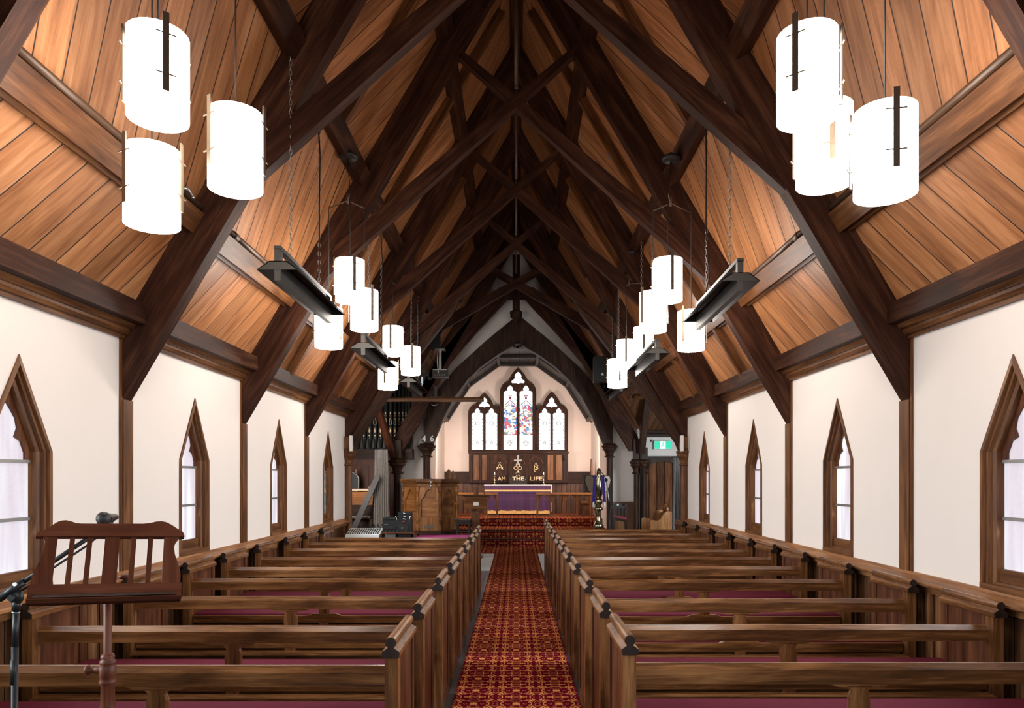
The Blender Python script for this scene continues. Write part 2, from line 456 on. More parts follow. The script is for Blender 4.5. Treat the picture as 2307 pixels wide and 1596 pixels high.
M['glass_dark'] = stained_mat('small_dark_stained_glass', [(0, (.01, .05, .04)), (.3, (.03, .12, .10)), (.5, (.12, .02, .01)), (.65, (.02, .05, .14)), (.8, (.3, .2, .05)), (.92, (.01, .01, .01))], 16.0, .9)
def plate(loops, y0, y1, grain='z'):
    """flat board in the x-z plane with holes (even-odd), y0..y1 thick"""
    cu = bpy.data.curves.new('p', 'CURVE'); cu.dimensions = '2D'; cu.fill_mode = 'BOTH'
    cu.extrude = abs(y1-y0)/2
    for L in loops:
        sp = cu.splines.new('POLY'); sp.points.add(len(L)-1); sp.use_cyclic_u = True
        for p, q in zip(sp.points, L): p.co = (q[0], q[1], 0, 1)
    ob = bpy.data.objects.new('p', cu); me = bpy.data.meshes.new_from_object(ob)
    mb = MB(); ym = (y0+y1)/2; o1, o2 = random.random()*20, random.random()*20
    for p in me.polygons:
        pts = [me.vertices[i].co for i in p.vertices]
        uv = [(o1+v.y, o2+v.x+v.z) for v in pts] if grain == 'z' else [(o1+v.x, o2+v.y+v.z) for v in pts]
        mb.face([(v.x, ym-v.z, v.y) for v in pts], uv)
    bpy.data.objects.remove(ob); bpy.data.curves.remove(cu); bpy.data.meshes.remove(me)
    return mb
def join(*ms):
    r = MB()
    for m in ms:
        b = len(r.v); r.v += m.v; r.f += [tuple(i+b for i in f) for f in m.f]; r.uv += m.uv; r.sm += m.sm
    return r

# ================================================================== THE SETTING
W = 3.01                       # nave half width at the plaster
S = 2.352                      # bay length
TY = [3.05+S*k for k in range(7)]        # truss planes (near faces)
Y0, YA, YB, YC, YE = -2.8, 12.50, 17.3, 18.1, 22.9
RZ = lambda x: 6.28-1.7*abs(x)           # underside of roof boards above eye level
RX = lambda dz: (6.28-dz)/1.7
TRIM = [0]
def trim(mb, mat, label):
    TRIM[0] += 1
    return struct('trim_%d' % TRIM[0], mb, mat, label)

# floor
mb = MB()
mb.face([(-7, Y0, 0), (7, Y0, 0), (7, YC, 0), (-7, YC, 0)], [(Y0, -7), (Y0, 7), (YC, 7), (YC, -7)])
struct('floor', mb, M['floor'], 'dark board floor of the nave')

# nave side walls with pointed window openings
WIN_Y = [TY[0]-S/2+.067, TY[0]+S/2+.067, TY[1]+S/2+.067, TY[2]+S/2+.067, TY[3]+S/2+.067]
ZS, ZA, HW = E+.17, E+.75, .305
for side, nm in ((-1, 'left'), (1, 'right')):
    mb = MB(); x = side*W; top = E+1.25
    ys = Y0
    Q = lambda pts: mb.face([(x, y, z) for y, z in pts], [(y, z) for y, z in pts])
    for yc in WIN_Y:
        a, b = yc-HW+.02, yc+HW-.02; zs, za = ZS, ZA-.05
        Q([(ys, 0), (a, 0), (a, top), (ys, top)])
        Q([(a, 0), (b, 0), (b, 1.05), (a, 1.05)])
        Q([(a, zs), (yc, za), (yc, top), (a, top)]); Q([(yc, za), (b, zs), (b, top), (yc, top)])
        ys = b
    Q([(ys, 0), (YA, 0), (YA, top), (ys, top)])
    struct('wall_'+nm, mb, M['plaster'], 'cream plaster side wall pierced by pointed windows, '+('by the music stand' if side < 0 else 'opposite the music stand'))

# roof boarding of the nave: herringbone bands between the purlins, open over the two arms
def roof_bands():
    mb = MB()
    t = math.atan(.45)
    for side in (-1, 1):
        lv = [1.16, 2.0, 3.32, 4.87, 6.28]
        cuts = {-1: [1.16, 2.0, 2.6, 3.32, 3.87, 4.87, 6.28], 1: [1.16, 2.0, 3.32, 3.87, 4.87, 6.28]}[side]
        def yv(dz): return 12.5+min(max(dz-1.11, 0)/1.15, 2.4)
        def yw(dz):
            if side > 0: return 17.3-min(max(dz-1.11, 0)/1.15, 2.4)
            return 17.75 if dz <= 2.6 else max(14.9, 17.75-(dz-2.6)/1.27*2.85)
        for d0, d1 in zip(cuts[:-1], cuts[1:]):
            band = max(i for i in range(4) if lv[i] <= d0+1e-6)
            sg = 1 if band % 2 == 0 else -1
            def uv(y, dz):
                s = dz*1.16
                return (s*math.cos(t)+sg*y*math.sin(t)+band*7.3, -sg*s*math.sin(t)+y*math.cos(t)+50+side*13)
            def q(*pts): mb.face([(side*RX(dz), y, E+dz) for y, dz in pts], [uv(y, dz) for y, dz in pts])
            if d0 >= 3.869: q((Y0, d0), (YC, d0), (YC, d1), (Y0, d1))
            else:
                q((Y0, d0), (yv(d0), d0), (yv(d1), d1), (Y0, d1))
                q((yw(d0), d0), (YC, d0), (YC, d1), (yw(d1), d1))
    return mb
struct('ceiling', roof_bands(), M['kauri'], 'steep boarded timber ceiling of the nave')
# cross-gable ceilings over the two arms
for side, nm in ((1, 'right'), (-1, 'left')):
    mb = MB(); s = side
    def q(pts, f):
        mb.face([(s*x, y, E+dz) for x, y, dz in pts], [f(x, y, dz) for x, y, dz in pts])
    dg = lambda x, y, dz: (dz*1.3+x*.5, x*1.0-dz*.45+9)
    if side > 0:
        q([(3.04, 17.3, 1.11), (6.6, 17.3, 1.11), (6.6, 14.9, 3.87), (1.42, 14.9, 3.87)], dg)
    else:
        q([(2.165, 17.75, 2.6), (6.6, 17.75, 2.6), (6.6, 14.9, 3.87), (1.42, 14.9, 3.87)], dg)
    q([(3.04, 12.5, 1.11), (6.6, 12.5, 1.11), (6.6, 14.9, 3.87), (1.42, 14.9, 3.87)], dg)
    struct('ceiling_%s_arm' % nm, mb, M['darkboards'], 'dark boarded ceiling over the arm of the crossing '+('by the exit sign' if side > 0 else 'by the organ'))
    # walls of the arm
    mb = MB()
    ye = 17.3 if side > 0 else 17.78
    top = E+1.2 if side > 0 else E+2.62
    mb.quad((s*2.9, ye, 0), (s*6.6, ye, 0), (s*6.6, ye, top), (s*2.9, ye, top))
    mb.quad((s*6.6, 12.5, 0), (s*6.6, ye, 0), (s*6.6, ye, E+3.9), (s*6.6, 12.5, E+3.9))
    mb.quad((s*3.0, 12.5, 0), (s*6.6, 12.5, 0), (s*6.6, 12.5, E+1.15), (s*3.0, 12.5, E+1.15))
    struct('wall_%s_arm' % nm, mb, M['plaster'] if side > 0 else M['darkboards'], 'wall of the arm of the crossing '+('carrying the exit sign' if side > 0 else 'behind the organ'))

# west end behind the camera
mb = MB(); mb.face([(-W, Y0, 0), (W, Y0, 0), (W, Y0, E+1.2), (0, Y0, E+6.3), (-W, Y0, E+1.2)], [(0, 0), (6, 0), (6, 3), (3, 8), (0, 3)])
struct('wall_back', mb, M['plaster'], 'plaster end wall behind the camera')

# made-up windows in unseen walls, added to go with the fill lights
for n, x, y, z0, z1, hw, lab in ((12, 0, Y0+.02, 1.3, 3.9, 1.3, 'tall window added for light in the wall behind the camera'), (13, -3.75, 12.53, 1.2, 2.75, .45, 'window added for light in the arm of the crossing, organ side'), (14, 4.3, 12.53, 1.2, 2.75, .45, 'window added for light in the arm of the crossing, door side')):
    root = bpy.data.objects.new('window_%d' % n, None); col.objects.link(root)
    root.location = (x, y, z0); root['kind'] = 'structure'; root['label'] = lab; root['category'] = 'window'
    mb = MB(); mb.face([(x-hw, y, z0), (x+hw, y, z0), (x+hw, y, z1), (x-hw, y, z1)], [(x-hw, z0), (x+hw, z0), (x+hw, z1), (x-hw, z1)]); obj('window_pane', mb, M['pane'], root)
    obj('window_casing', plate([[(x-hw-.1, z0-.1), (x+hw+.1, z0-.1), (x+hw+.1, z1+.1), (x-hw-.1, z1+.1)], [(x-hw, z0), (x+hw, z0), (x+hw, z1), (x-hw, z1)]], y-.01, y+.05), M['trim'], root)

# wall above and beside the chancel arch
CX = .05
mb = MB()
for s in (-1, 1):
    pts = [(3.3, 0), (2.28, 0), (2.28, E+1.4), (2.12, E+2.0), (1.48, E+2.77), (.78, E+3.45), (0, E+4.0), (0, E+6.27), (2.95, E+1.27), (3.3, E+1.1)]
    mb.face([(s*x+(CX if abs(x) < 2.5 else 0), YC, z) for x, z in pts], pts)
struct('wall_arch', mb, M['plaster'], 'cream plaster wall around the chancel arch')

# chancel
CW = 2.36
PC = [(2.36, 1.78), (2.26, 1.92), (1.57, 3.01), (.60, 3.70)]
mb = MB()
for s in (-1, 1):
    mb.quad((CX+s*CW, YC+.1, 0), (CX+s*CW, YE, 0), (CX+s*CW, YE, E+1.8), (CX+s*CW, YC+.1, E+1.8))
struct('wall_chancel_sides', mb, M['plaster2'], 'pale side walls of the chancel')
mb = MB()
prof = [(CX-x, E+z) for x, z in PC]+[(CX+x, E+z) for x, z in PC[::-1]]
mb.face([(CX-CW, YE, 0), (CX+CW, YE, 0)]+[(x, YE, z) for x, z in prof[::-1]], [(x, z) for x, z in [(CX-CW, 0), (CX+CW, 0)]+prof[::-1]])
struct('wall_east', mb, M['plaster2'], 'peach coloured wall around the stained glass window')
mb = MB(); acc = 0
for (x0, z0), (x1, z1) in zip(prof[:-1], prof[1:]):
    L = math.hypot(x1-x0, z1-z0)
    mb.face([(x0, YC+.1, z0), (x0, YE, z0), (x1, YE, z1), (x1, YC+.1, z1)], [(YC, acc), (YE, acc), (YE, acc+L), (YC, acc+L)]); acc += L
struct('ceiling_chancel', mb, M['chancelwood'], 'dark panelled ceiling of the chancel')
# ribs and wall ring of the chancel ceiling
mb = MB()
for y in (22.80, 21.3, 19.8, 18.45):
    for (x0, z0), (x1, z1) in zip(prof[1:-1][:-1], prof[1:-1][1:]):
        mb.beam((x0, y, z0-.04), (x1, y, z1-.04), .16, .11, (0, .001, 1) if abs(x1-x0) > .3 else (1, 0, 0))
for x, z in prof[1:-1]:
    mb.beam((x, YC+.15, z-.05), (x, YE-.02, z-.05), .10, .10)
trim(mb, M['chancelwood'], 'dark ribs of the chancel ceiling')
# chancel steps and floor (carpeted)
def stair(y0, y1, z0, z1, x0, x1, mb):
    mb.face([(x0, y0, z0), (x1, y0, z0), (x1, y0, z1), (x0, y0, z1)], [(x0, y0+z0), (x1, y0+z0), (x1, y0+z1), (x0, y0+z1)])
    mb.face([(x0, y0, z1), (x1, y0, z1), (x1, y1, z1), (x0, y1, z1)], [(x0, y0+z1), (x1, y0+z1), (x1, y1+z1), (x0, y1+z1)])
mb = MB()
stair(18.1, 18.5, 0, .20, -2.3, 2.4, mb); stair(18.5, 19.76, .20, .40, -2.3, 2.4, mb); stair(19.76, 22.9, .40, .62, -2.3, 2.4, mb)
struct('floor_chancel_steps', mb, M['carpet'], 'red and gold carpeted steps up to the altar')
mb = MB()
mb.box(-2.3, 2.4, 18.085, 18.11, .175, .203); mb.box(-2.3, 2.4, 18.488, 18.51, .375, .402); mb.box(-.78, .74, 19.742, 19.77, .595, .628)
trim(mb, M['darkoak'], 'wooden nosings of the chancel steps')

# nave windows: splayed timber casing, pane, bars, tracery head
def window(side, yc, n, dark=False):
    root = bpy.data.objects.new('window_%d' % n, None); col.objects.link(root)
    root.location = (side*W, yc, 1.05); root['kind'] = 'structure'
    k = n-1
    wall = 'side with the music stand' if side < 0 else 'side opposite the music stand'
    root['label'] = '%s pointed window in timber casing, %s' % (['nearest', 'second', 'third', 'fourth', 'farthest'][k % 5], wall)
    root['category'] = 'window'
    steps = [(.305, -.001), (.305, -.010), (.274, -.013), (.270, .008), (.250, .010), (.246, .034), (.220, .042), (.212, .092)]
    zb0 = 1.035
    def outline(hw, dx):
        zb = zb0+(.305-hw)*.55
        pts = [(-hw, zb), (-hw, ZS), (0, ZS+(ZA-ZS)*hw/.305), (hw, ZS), (hw, zb)]
        return [(side*(W+dx), yc+y, z) for y, z in pts]
    mb = MB()
    for (h0, d0), (h1, d1) in zip(steps[:-1], steps[1:]):
        A, B = outline(h0, d0), outline(h1, d1); o = random.random()*30
        w = math.hypot(h0-h1, d0-d1)
        for i in range(4):
            L = (Vector(A[i])-Vector(A[i+1])).length
            mb.face([A[i], A[i+1], B[i+1], B[i]], [(o, 0), (o+L, 0), (o+L, w), (o, w)])
        if abs(h0-h1) > .001 and d1 > 0.0:
            mb.face([A[0], A[4], B[4], B[0]], [(o, 0), (o+.5, 0), (o+.5, w), (o, w)])
    zb = zb0+.06
    mb.box(min(side*(W-.015), side*(W+.10)), max(side*(W-.015), side*(W+.10)), yc-.3, yc+.3, zb0-.02, zb0+.035, 'y')
    mb.box(min(side*(W+.06), side*(W+.095)), max(side*(W+.06), side*(W+.095)), yc-.215, yc+.215, zb0+.03, zb0+.13, 'y')
    obj('window_casing', mb, M['trim'], root)
    mb = MB(); x = side*(W+.088); hw = .215; za = ZS+(ZA-ZS)*hw/.305
    pts = [(-hw, zb0), (hw, zb0), (hw, ZS), (0, za), (-hw, ZS)]
    mb.face([(x, yc+y, z) for y, z in pts], [(y+n*3.1, z) for y, z in pts])
    obj('window_pane', mb, M['glass_dark'] if dark else M['pane'], root)
    mb = MB()
    for z in (1.485, 1.845):
        a, b = sorted((side*(W+.072), side*(W+.087))); mb.box(a, b, yc-.214, yc+.214, z-.011, z+.011, 'y')
    obj('glazing_bar', mb, M['steel'], root)
    head = [(-.214, ZS-.06), (-.214, ZS), (0, za), (.214, ZS), (.214, ZS-.06)]
    inner = [(.165, ZS-.06), (.165, ZS-.01), (.13, ZS+.06), (.075, ZS+.085), (.10, ZS+.14), (.085, ZS+.20), (.045, ZS+.25), (0, ZS+.30)]
    loop = head+inner+[(-y, z) for y, z in inner[::-1][1:]]
    mb = MB(); mb.prism(loop, lambda a, b, d: (side*(W+.074+d), yc+a, b), 0, .012, (0, 1))
    obj('tracery_head', mb, M['pewred'], root)
k = 0
for side in (-1, 1):
    for i, yc in enumerate(WIN_Y):
        k += 1; window(side, yc, k, dark=(side < 0 and i == 4))

# wainscot, rail, cornice and wall plate
for s, nm in ((-1, 'left'), (1, 'right')):
    tail = 'below the windows, '+('music stand side' if s < 0 else 'far from the music stand')
    mb = MB()
    a, b = s*(W-.025), s*(W-.025)
    mb.face([(a, Y0, 0), (a, YA, 0), (a, YA, .97), (a, Y0, .97)], [(0, Y0), (0, YA), (.97, YA), (.97, Y0)])
    y = .4
    while y < YA:
        x0, x1 = sorted((s*(W-.045), s*(W-.02))); mb.box(x0, x1, y-.045, y+.045, 0, .96, 'z'); y += .588
    struct('baseboard_'+nm, mb, M['wains'], 'stained vertical board panelling '+tail)
    # rail profile
    pr = [(W, 1.035), (W-.028, 1.035), (W-.034, 1.018), (W-.10, .998), (W-.112, .988), (W-.112, .975), (W-.095, .962), (W-.055, .955), (W-.05, .915), (W, .915)]
    mb = MB(); mb.prism(pr, lambda p, q, d: (s*p, d, q), Y0, YA, 'd')
    trim(mb, M['rail'], 'moulded rail capping the panelling '+tail)
    # cornice moulding and wall plate beam
    c = E+1.063
    pr = [(W, c), (W-.03, c), (W-.035, c+.025), (W-.055, c+.028), (W-.07, c+.05), (W-.072, c+.07), (W-.095, c+.075), (W-.115, c+.10), (W-.118, c+.118), (W-.10, c+.125), (W, c+.125)]
    mb = MB(); mb.prism(pr, lambda p, q, d: (s*p, d, q), Y0, YA, 'd')
    trim(mb, M['trim'], 'moulded cornice at the top of the plaster, '+('music stand side' if s < 0 else 'far from the music stand'))
    mb = MB()
    for k in range(-1, 4):
        y0 = (TY[k]+.134) if k >= 0 else Y0
        mb.box(*sorted((s*(W-.19), s*(W+.12))), y0, TY[k+1], E+1.17, E+1.325, 'y')
    mb.box(*sorted((s*(W-.19), s*(W+.12))), TY[4]+.134, YA+.1, E+1.17, E+1.325, 'y')
    trim(mb, M['truss'], 'dark wall plate beam under the roof boards, '+('music stand side' if s < 0 else 'far from the music stand'))

# purlins, ridge and conduit
def purlin(s, dz, y0, y1, w=.17, h=.11, mb=None):
    x = RX(dz); n = Vector((-s*1.7, 0, -1)).normalized()      # into the nave, downward
    c = Vector((s*x, 0, E+dz))+n*(h/2)
    mb.beam((c.x, y0, c.z), (c.x, y1, c.z), w, h, n)
for s in (-1, 1):
    for dz, nm, ye in ((2.0, 'lowest', 13.0), (3.32, 'middle', 13.9), (4.87, 'highest', YC)):
        mb = MB(); purlin(s, dz, Y0, ye, .17, .12, mb)
        if dz < 2.5:      # small moulding along its lower edge
            n = Vector((-s*1.7, 0, -1)).normalized(); t = Vector((s*1, 0, -1.7)).normalized()
            c = Vector((s*RX(dz), 0, E+dz))+n*.03+t*.10
            mb.beam((c.x, Y0, c.z), (c.x, ye, c.z), .03, .05, n)
        trim(mb, M['trim'] if dz < 2.5 else M['truss'], '%s roof purlin on the %s slope' % (nm, 'music stand' if s < 0 else 'opposite'))
mb = MB(); mb.box(-.06, .06, Y0, YC, E+6.05, E+6.26, 'y')
trim(mb, M['truss'], 'ridge beam at the top of the roof')

# intermediate rafters between trusses
mb = MB()
for s in (-1, 1):
    for y, a, b in ((TY[2]+S*.5, 1.25, 2.0), (TY[3]+S*.5, 1.25, 2.0), (TY[1]+S*.55, 3.32, 5.9), (TY[2]+S*.5, 3.32, 5.9), (TY[2]+S*.5, 2.0, 3.32), (TY[3]+S*.5, 2.0, 5.9), (TY[4]+S*.5, 3.9, 5.9), (TY[5]+S*.5, 4.0, 5.9)):
        mb.beam((s*(RX(a)-.045), y, E+a-.03), (s*(RX(b)-.045), y, E+b-.03), .07, .10, (s*1.7, 0, 1))
trim(mb, M['trim'], 'slender intermediate rafters on the roof boards')

# posts and capitals of the crossing and of the arch
CAP = [(.065, -.20), (.085, -.195), (.088, -.175), (.066, -.165), (.066, -.14), (.07, -.10), (.088, -.06), (.115, -.035), (.12, -.01), (.105, .0), (.12, .01), (.135, .03), (.135, .055), (.105, .065), (.10, .10)]
def column(x, y, zc, name, label, mat, r=.06, sc_=1.0, top=.1):
    t = thing(name, label, 'column', (x, y, 0), 'carved timber columns')
    mb = MB(); mb.lathe([(0, .0), (r*1.5, 0), (r*1.5, .12), (r*1.15, .16), (r, .22), (r, zc-.2*sc_)], (x, y, 0), 16)
    obj('shaft', mb, mat, t)
    mb = MB(); mb.lathe([(0, -.2*sc_)]+[(p*sc_*r/.06*.98, q*sc_) for p, q in CAP]+[(0, .1*sc_)], (x, y, zc), 16)
    obj('capital', mb, mat, t)
    if top > .1:
        mb = MB(); mb.box(x-r*1.2, x+r*1.2, y-r*1.2, y+r*1.2, zc+.09*sc_, zc+top, 'z'); obj('post', mb, mat, t)
    return t
column(-2.95, 12.50, E+.42, 'column', 'column with capital ending the nave wall, beside the mixing desk', M['trim'], .062, 1.0, .3)
column(2.95, 12.50, E+.42, 'column', 'column with capital ending the nave wall, beside the grey blue curtain', M['trim'], .062, 1.0, .3)
column(-2.87, 17.15, E+.36, 'column', 'dark column between the grey curtain and the pulpit', M['darkoak'], .085, 1.25, .55)
column(2.90, 17.15, E+.34, 'column', 'column beside the door, the one nearer the altar', M['darkoak'], .062, 1.2, .6)
column(3.08, 17.10, E+.34, 'column', 'column beside the door, the one touching the planks', M['darkoak'], .062, 1.2, .4)
column(-2.26, 17.95, E+.76, 'column', 'chancel arch column under the hymn numbers', M['darkoak'], .09, 1.2, .1)
column(2.36, 17.95, E+.76, 'column', 'chancel arch column behind the brass eagle', M['darkoak'], .078, 1.2, .1)

# chancel arch: broad curved board with posts
inn = [(2.16, .85), (1.86, 1.56), (1.62, 2.01), (1.28, 2.47), (.94, 2.80), (.52, 3.10), (0, 3.40)]
out = [(2.38, .85), (2.38, 1.42), (2.2, 2.0), (1.57, 2.77), (.8, 3.47), (0, 4.12)]
loop = [(CX-x, E+z) for x, z in inn]+[(CX+x, E+z) for x, z in inn[::-1][1:]]+[(CX+x, E+z) for x, z in out]+[(CX-x, E+z) for x, z in out[::-1][1:]]
mb = MB(); mb.prism(loop, lambda a, b, d: (a, d, b), 17.86, 18.12, (0, 1))
for s in (-1, 1):     # raised bead along the inner edge
    for (x0, z0), (x1, z1) in zip(inn[:-1], inn[1:]):
        mb.beam((CX+s*x0, 17.85, E+z0+.03), (CX+s*x1, 17.85, E+z1+.03), .04, .04, (0, 1, 0))
trim(mb, M['darkoak'], 'dark timber chancel arch')
for s in (-1, 1):     # corbels under the chancel ceiling
    mb = MB(); x = CX+s*2.22
    for z0, z1, d in ((1.62, 1.70, .07), (1.70, 1.76, .10), (1.76, 1.84, .07), (1.84, 1.92, .14)):
        mb.box(x-d+s*.05, x+d+s*.05, 20.9-d, 20.9+d, E+z0, E+z1)
    trim(mb, M['oak'], 'carved corbel under the chancel ceiling, %s' % ('organ side' if s < 0 else 'door side'))

# ------------------------------------------------------------------ roof trusses
def rafter_mb(s, y, xo=3.0, xi=0.0, t=.134, dep=.34, lo=5.70):
    """principal rafter: plate between its lower edge and the roof boards"""
    mb = MB()
    low = lambda x: lo-1.7*x
    up = lambda x: min(RZ(x), low(x)+dep*1.7)
    o = [(xo, low(xo)), (xi, low(xi)), (xi, up(xi)), (xo, up(xo))]
    if xo > 2.9: o = [(xo, low(xo))]+o[1:3]+[(2.985, RZ(2.985)), (xo, 1.1)]
    mb.prism([(a, E+b) for a, b in o], lambda a, b, d: (s*a, d, b), y, y+t, (-1, 1.7))
    return mb
def scissor_mb(s, y, k=.9, apex=4.05, t=.105, dep=.27, x0=2.12, x1=.62):
    mb = MB(); f = lambda x: apex-k*x
    o = [(x0, f(x0)), (-x1, f(-x1)), (-x1-.12, f(-x1)+dep*.75), (x0-.14, f(x0-.14)+dep)]
    mb.prism([(a, E+b) for a, b in o], lambda a, b, d: (s*a, d, b), y, y+t, (-1, k))
    return mb
ORD = ['nearest the camera, cut off by the photo corners', 'over the nearest wall posts', 'over the second wall posts', 'over the third wall posts', 'over the columns ending the nave walls', 'carrying the projector', 'nearest the chancel arch, with a carved pendant']
for i, y in enumerate(TY):
    t = thing('roof_truss', 'dark timber roof truss '+ORD[i], 'roof truss', (0, y, E+1.0), 'scissor trusses of the nave roof')
    for s in (-1, 1):
        if i < 5:
            obj('rafter', rafter_mb(s, y), M['truss'], t)
            mb = MB(); mb.box(*sorted((s*2.985, s*3.03)), y, y+.134, .95, E+.60, 'z')
            mb.box(*sorted((s*2.995, s*3.03)), y-.022, y+.003, .95, E+1.07, 'z')
            if i < 4: obj('wall_post', mb, M['trim'], t)
            obj('scissor_brace', scissor_mb(s, y+(-.012 if s < 0 else .018)), M['truss'], t)
        if i == 4:
            mb = MB()
            o = [(2.90, .50), (2.84, .64), (2.0, 1.84), (1.15, 2.93), (1.02, 3.14), (1.55, 2.85), (2.05, 2.25), (2.93, .75)]
            mb.prism([(a, E+b) for a, b in o], lambda a, b, d: (s*a, d, b), y+.14, y+.30, (-1, 1.5))
            obj('arch_brace', mb, M['darkoak'], t)
        if i == 5:
            obj('rafter', rafter_mb(s, y, 1.98), M['truss'], t)
            obj('scissor_brace', scissor_mb(s, y+(-.012 if s < 0 else .018), .58, 3.98, .105, .27, 2.0, .78), M['truss'], t)
        if i == 6:
            obj('rafter', rafter_mb(s, y, 2.25), M['truss'], t)
            mb = MB()
            o = [(2.74, .66), (2.36, 1.30), (2.05, 2.0), (1.6, 2.80), (.95, 3.55), (.22, 4.34), (0, 4.36), (0, 4.62), (.42, 4.62), (1.15, 3.85), (1.85, 3.0), (2.3, 2.2), (2.55, 1.7), (2.95, .98), (2.95, .66)]
            mb.prism([(a, E+b) for a, b in o], lambda a, b, d: (s*a, d, b), y, y+.16, (-1, 1.2))
            obj('arch_brace', mb, M['truss'], t)
    if i == 6:
        mb = MB(); mb.box(-.09, .09, y-.03, y+.19, E+4.05, E+5.4, 'z'); obj('king_post', mb, M['truss'], t)
        mb = MB(); mb.lathe([(0, 0), (.03, .02), (.05, .06), (.04, .10), (.10, .15), (.15, .20), (.14, .25), (.155, .29), (.15, .33), (.10, .36), (0, .36)], (0, y+.08, E+3.72), 8)
        obj('pendant_boss', mb, M['darkoak'], t)
    else:
        mb = MB(); mb.tube([(0, y+.07, E+4.3), (0, y+.07, E+6.1)], .022, 8); obj('tie_rod', mb, M['conduit'], t)
# arch braces of the crossing openings, in the line of the nave walls
for pts, lab, mt in ((((-2.96, 17.05, .55), (-3.2, 15.8, 1.95)), 'brace rising from the dark column towards the organ pipes', 'redwood'),
                     (((3.0, 17.0, .62), (3.05, 16.5, 1.9)), 'brace rising from the column beside the door', 'darkoak')):
    mb = MB(); mb.beam(Vector(pts[0])+Vector((0, 0, E)), Vector(pts[1])+Vector((0, 0, E)), .13, .2, (0, 1, .5))
    trim(mb, M[mt], lab)
# ================================================================== PEWS
def pew_proto(x0, x1, yb, mid):
    """pew between x0<x1 (outer faces of its ends), back rail top at z .86, back face at y=yb"""
    r = thing('pew', 'x', 'pew', ((x0+x1)/2, yb, 0))
    a, b = x0+.078, x1-.078
    rail = [(0, .766), (.046, .766), (.046, .852), (.040, .860), (.024, .860), (0, .832)]
    mb = MB(); mb.prism(rail, lambda p, q, d: (d, yb+p, q), a-.01, b+.01, 'd')
    for s in (-1, 1):   # shaped swelling under the rail where the support meets it
        o = [(mid, .769), (mid+s*.15, .769), (mid+s*.135, .761), (mid+s*.115, .753), (mid+s*.085, .749), (mid, .749)]
        mb.prism(o, lambda p, q, d: (p, yb+.004+d, q), 0, .032, (1, 0))
    obj('top_rail', mb, M['pew'], r)
    mb = MB()
    o = [(-.038, .40), (.038, .40), (.034, .44), (.045, .5), (.047, .70), (.036, .728), (.058, .753), (-.058, .753), (-.036, .728), (-.047, .70), (-.045, .5), (-.034, .44)]
    mb.prism([(mid+p, q) for p, q in o], lambda p, q, d: (p, yb+d, q), .004, .038, (0, 1))
    obj('back_support', mb, M['pew'], r)
    mb = MB()
    o = [(a, .478), (b, .478), (b, .538)]
    for s, L in ((1, [(.15, .538), (.13, .546), (.10, .556), (.05, .556)]), (-1, [(.05, .556), (.10, .556), (.13, .546), (.15, .538)])):
        o += [(mid+s*p, q) for p, q in L]
    o += [(a, .538)]
    mb.prism(o, lambda p, q, d: (p, yb+d, q), .003, .036, (1, 0))
    obj('lower_rail', mb, M['pew'], r)
    mb = MB(); mb.box(a, b, yb-.085, yb+.004, .445, .462); obj('book_ledge', mb, M['pew'], r)
    mb = MB(); mb.box(a, b, yb+.038, yb+.49, .465, .500); mb.box(a, b, yb+.06, yb+.085, .1, .456); obj('seat_board', mb, M['pew'], r)
    mb = MB()
    pr = [(.048, .501), (.48, .501), (.495, .510), (.495, .536), (.48, .548), (.06, .551), (.048, .541)]
    mb.prism(pr, lambda p, q, d: (d, yb+p, q), a+.004, b-.004, 'd')
    obj('seat_cushion', mb, M['cushion'], r)
    for e in (x0, x1):
        s = 1 if e == x0 else -1
        c = e+s*.039
        mb = MB()
        mb.box(c-.031, c+.031, yb-.045, yb+.025, 0, .925, 'z')
        obj('end_post', mb, M['pew'], r); mb = MB()
        mb.box(c-.022, c+.022, yb+.02, yb+.42, .06, .925, 'z')
        mb.box(c-.031, c+.031, yb+.41, yb+.47, 0, .925, 'z')
        mb.box(c-.031, c+.031, yb, yb+.44, 0, .09, 'y')
        obj('end_panel', mb, M['pewred'], r)
        pr = [(-.039, .918), (.039, .918), (.041, .945), (.016, .962), (.014, .968)]
        pr += [(.0255*math.sin(t), .987-.0255*math.cos(t)) for t in [PI*(.25+1.5*i/10) for i in range(11)]]
        pr += [(-.014, .968), (-.016, .962), (-.041, .945)]
        mb = MB(); mb.prism(pr, lambda p, q, d: (c+p, yb+d, q), -.062, .485, 'd')
        cap = obj('end_cap', mb, M['pew'], r)
        mb = MB(); mb.prism([(p*.97, .955+(q-.955)*.97) for p, q in pr], lambda p, q, d: (c+p, yb+d, q), -.066, -.061, (0, 1))
        obj('end_grain_face', mb, M['capend'], cap)
    return r
pl = pew_proto(-2.90, -.535, 3.31, -1.68)
pr_ = pew_proto(.490, 2.89, 3.36, 1.63)
for i in range(9):
    p = pl if i == 0 else copy_tree(pl)
    p.location.y = (3.31, 4.20, 5.27, 6.20, 7.0, 7.90, 8.88, 9.68, 10.5)[i]
    tag(p, ('timber pew with burgundy seat right behind the music stand' if i == 0 else
                  'timber pew backing the mixing desk table, front of the music stand block' if i == 8 else
                  'timber pew, %s row of the music stand block counted from the camera' % ['', 'second', 'third', 'fourth', 'fifth', 'sixth', 'seventh', 'eighth'][i]), 'pew', 'pews on the music stand side of the aisle')
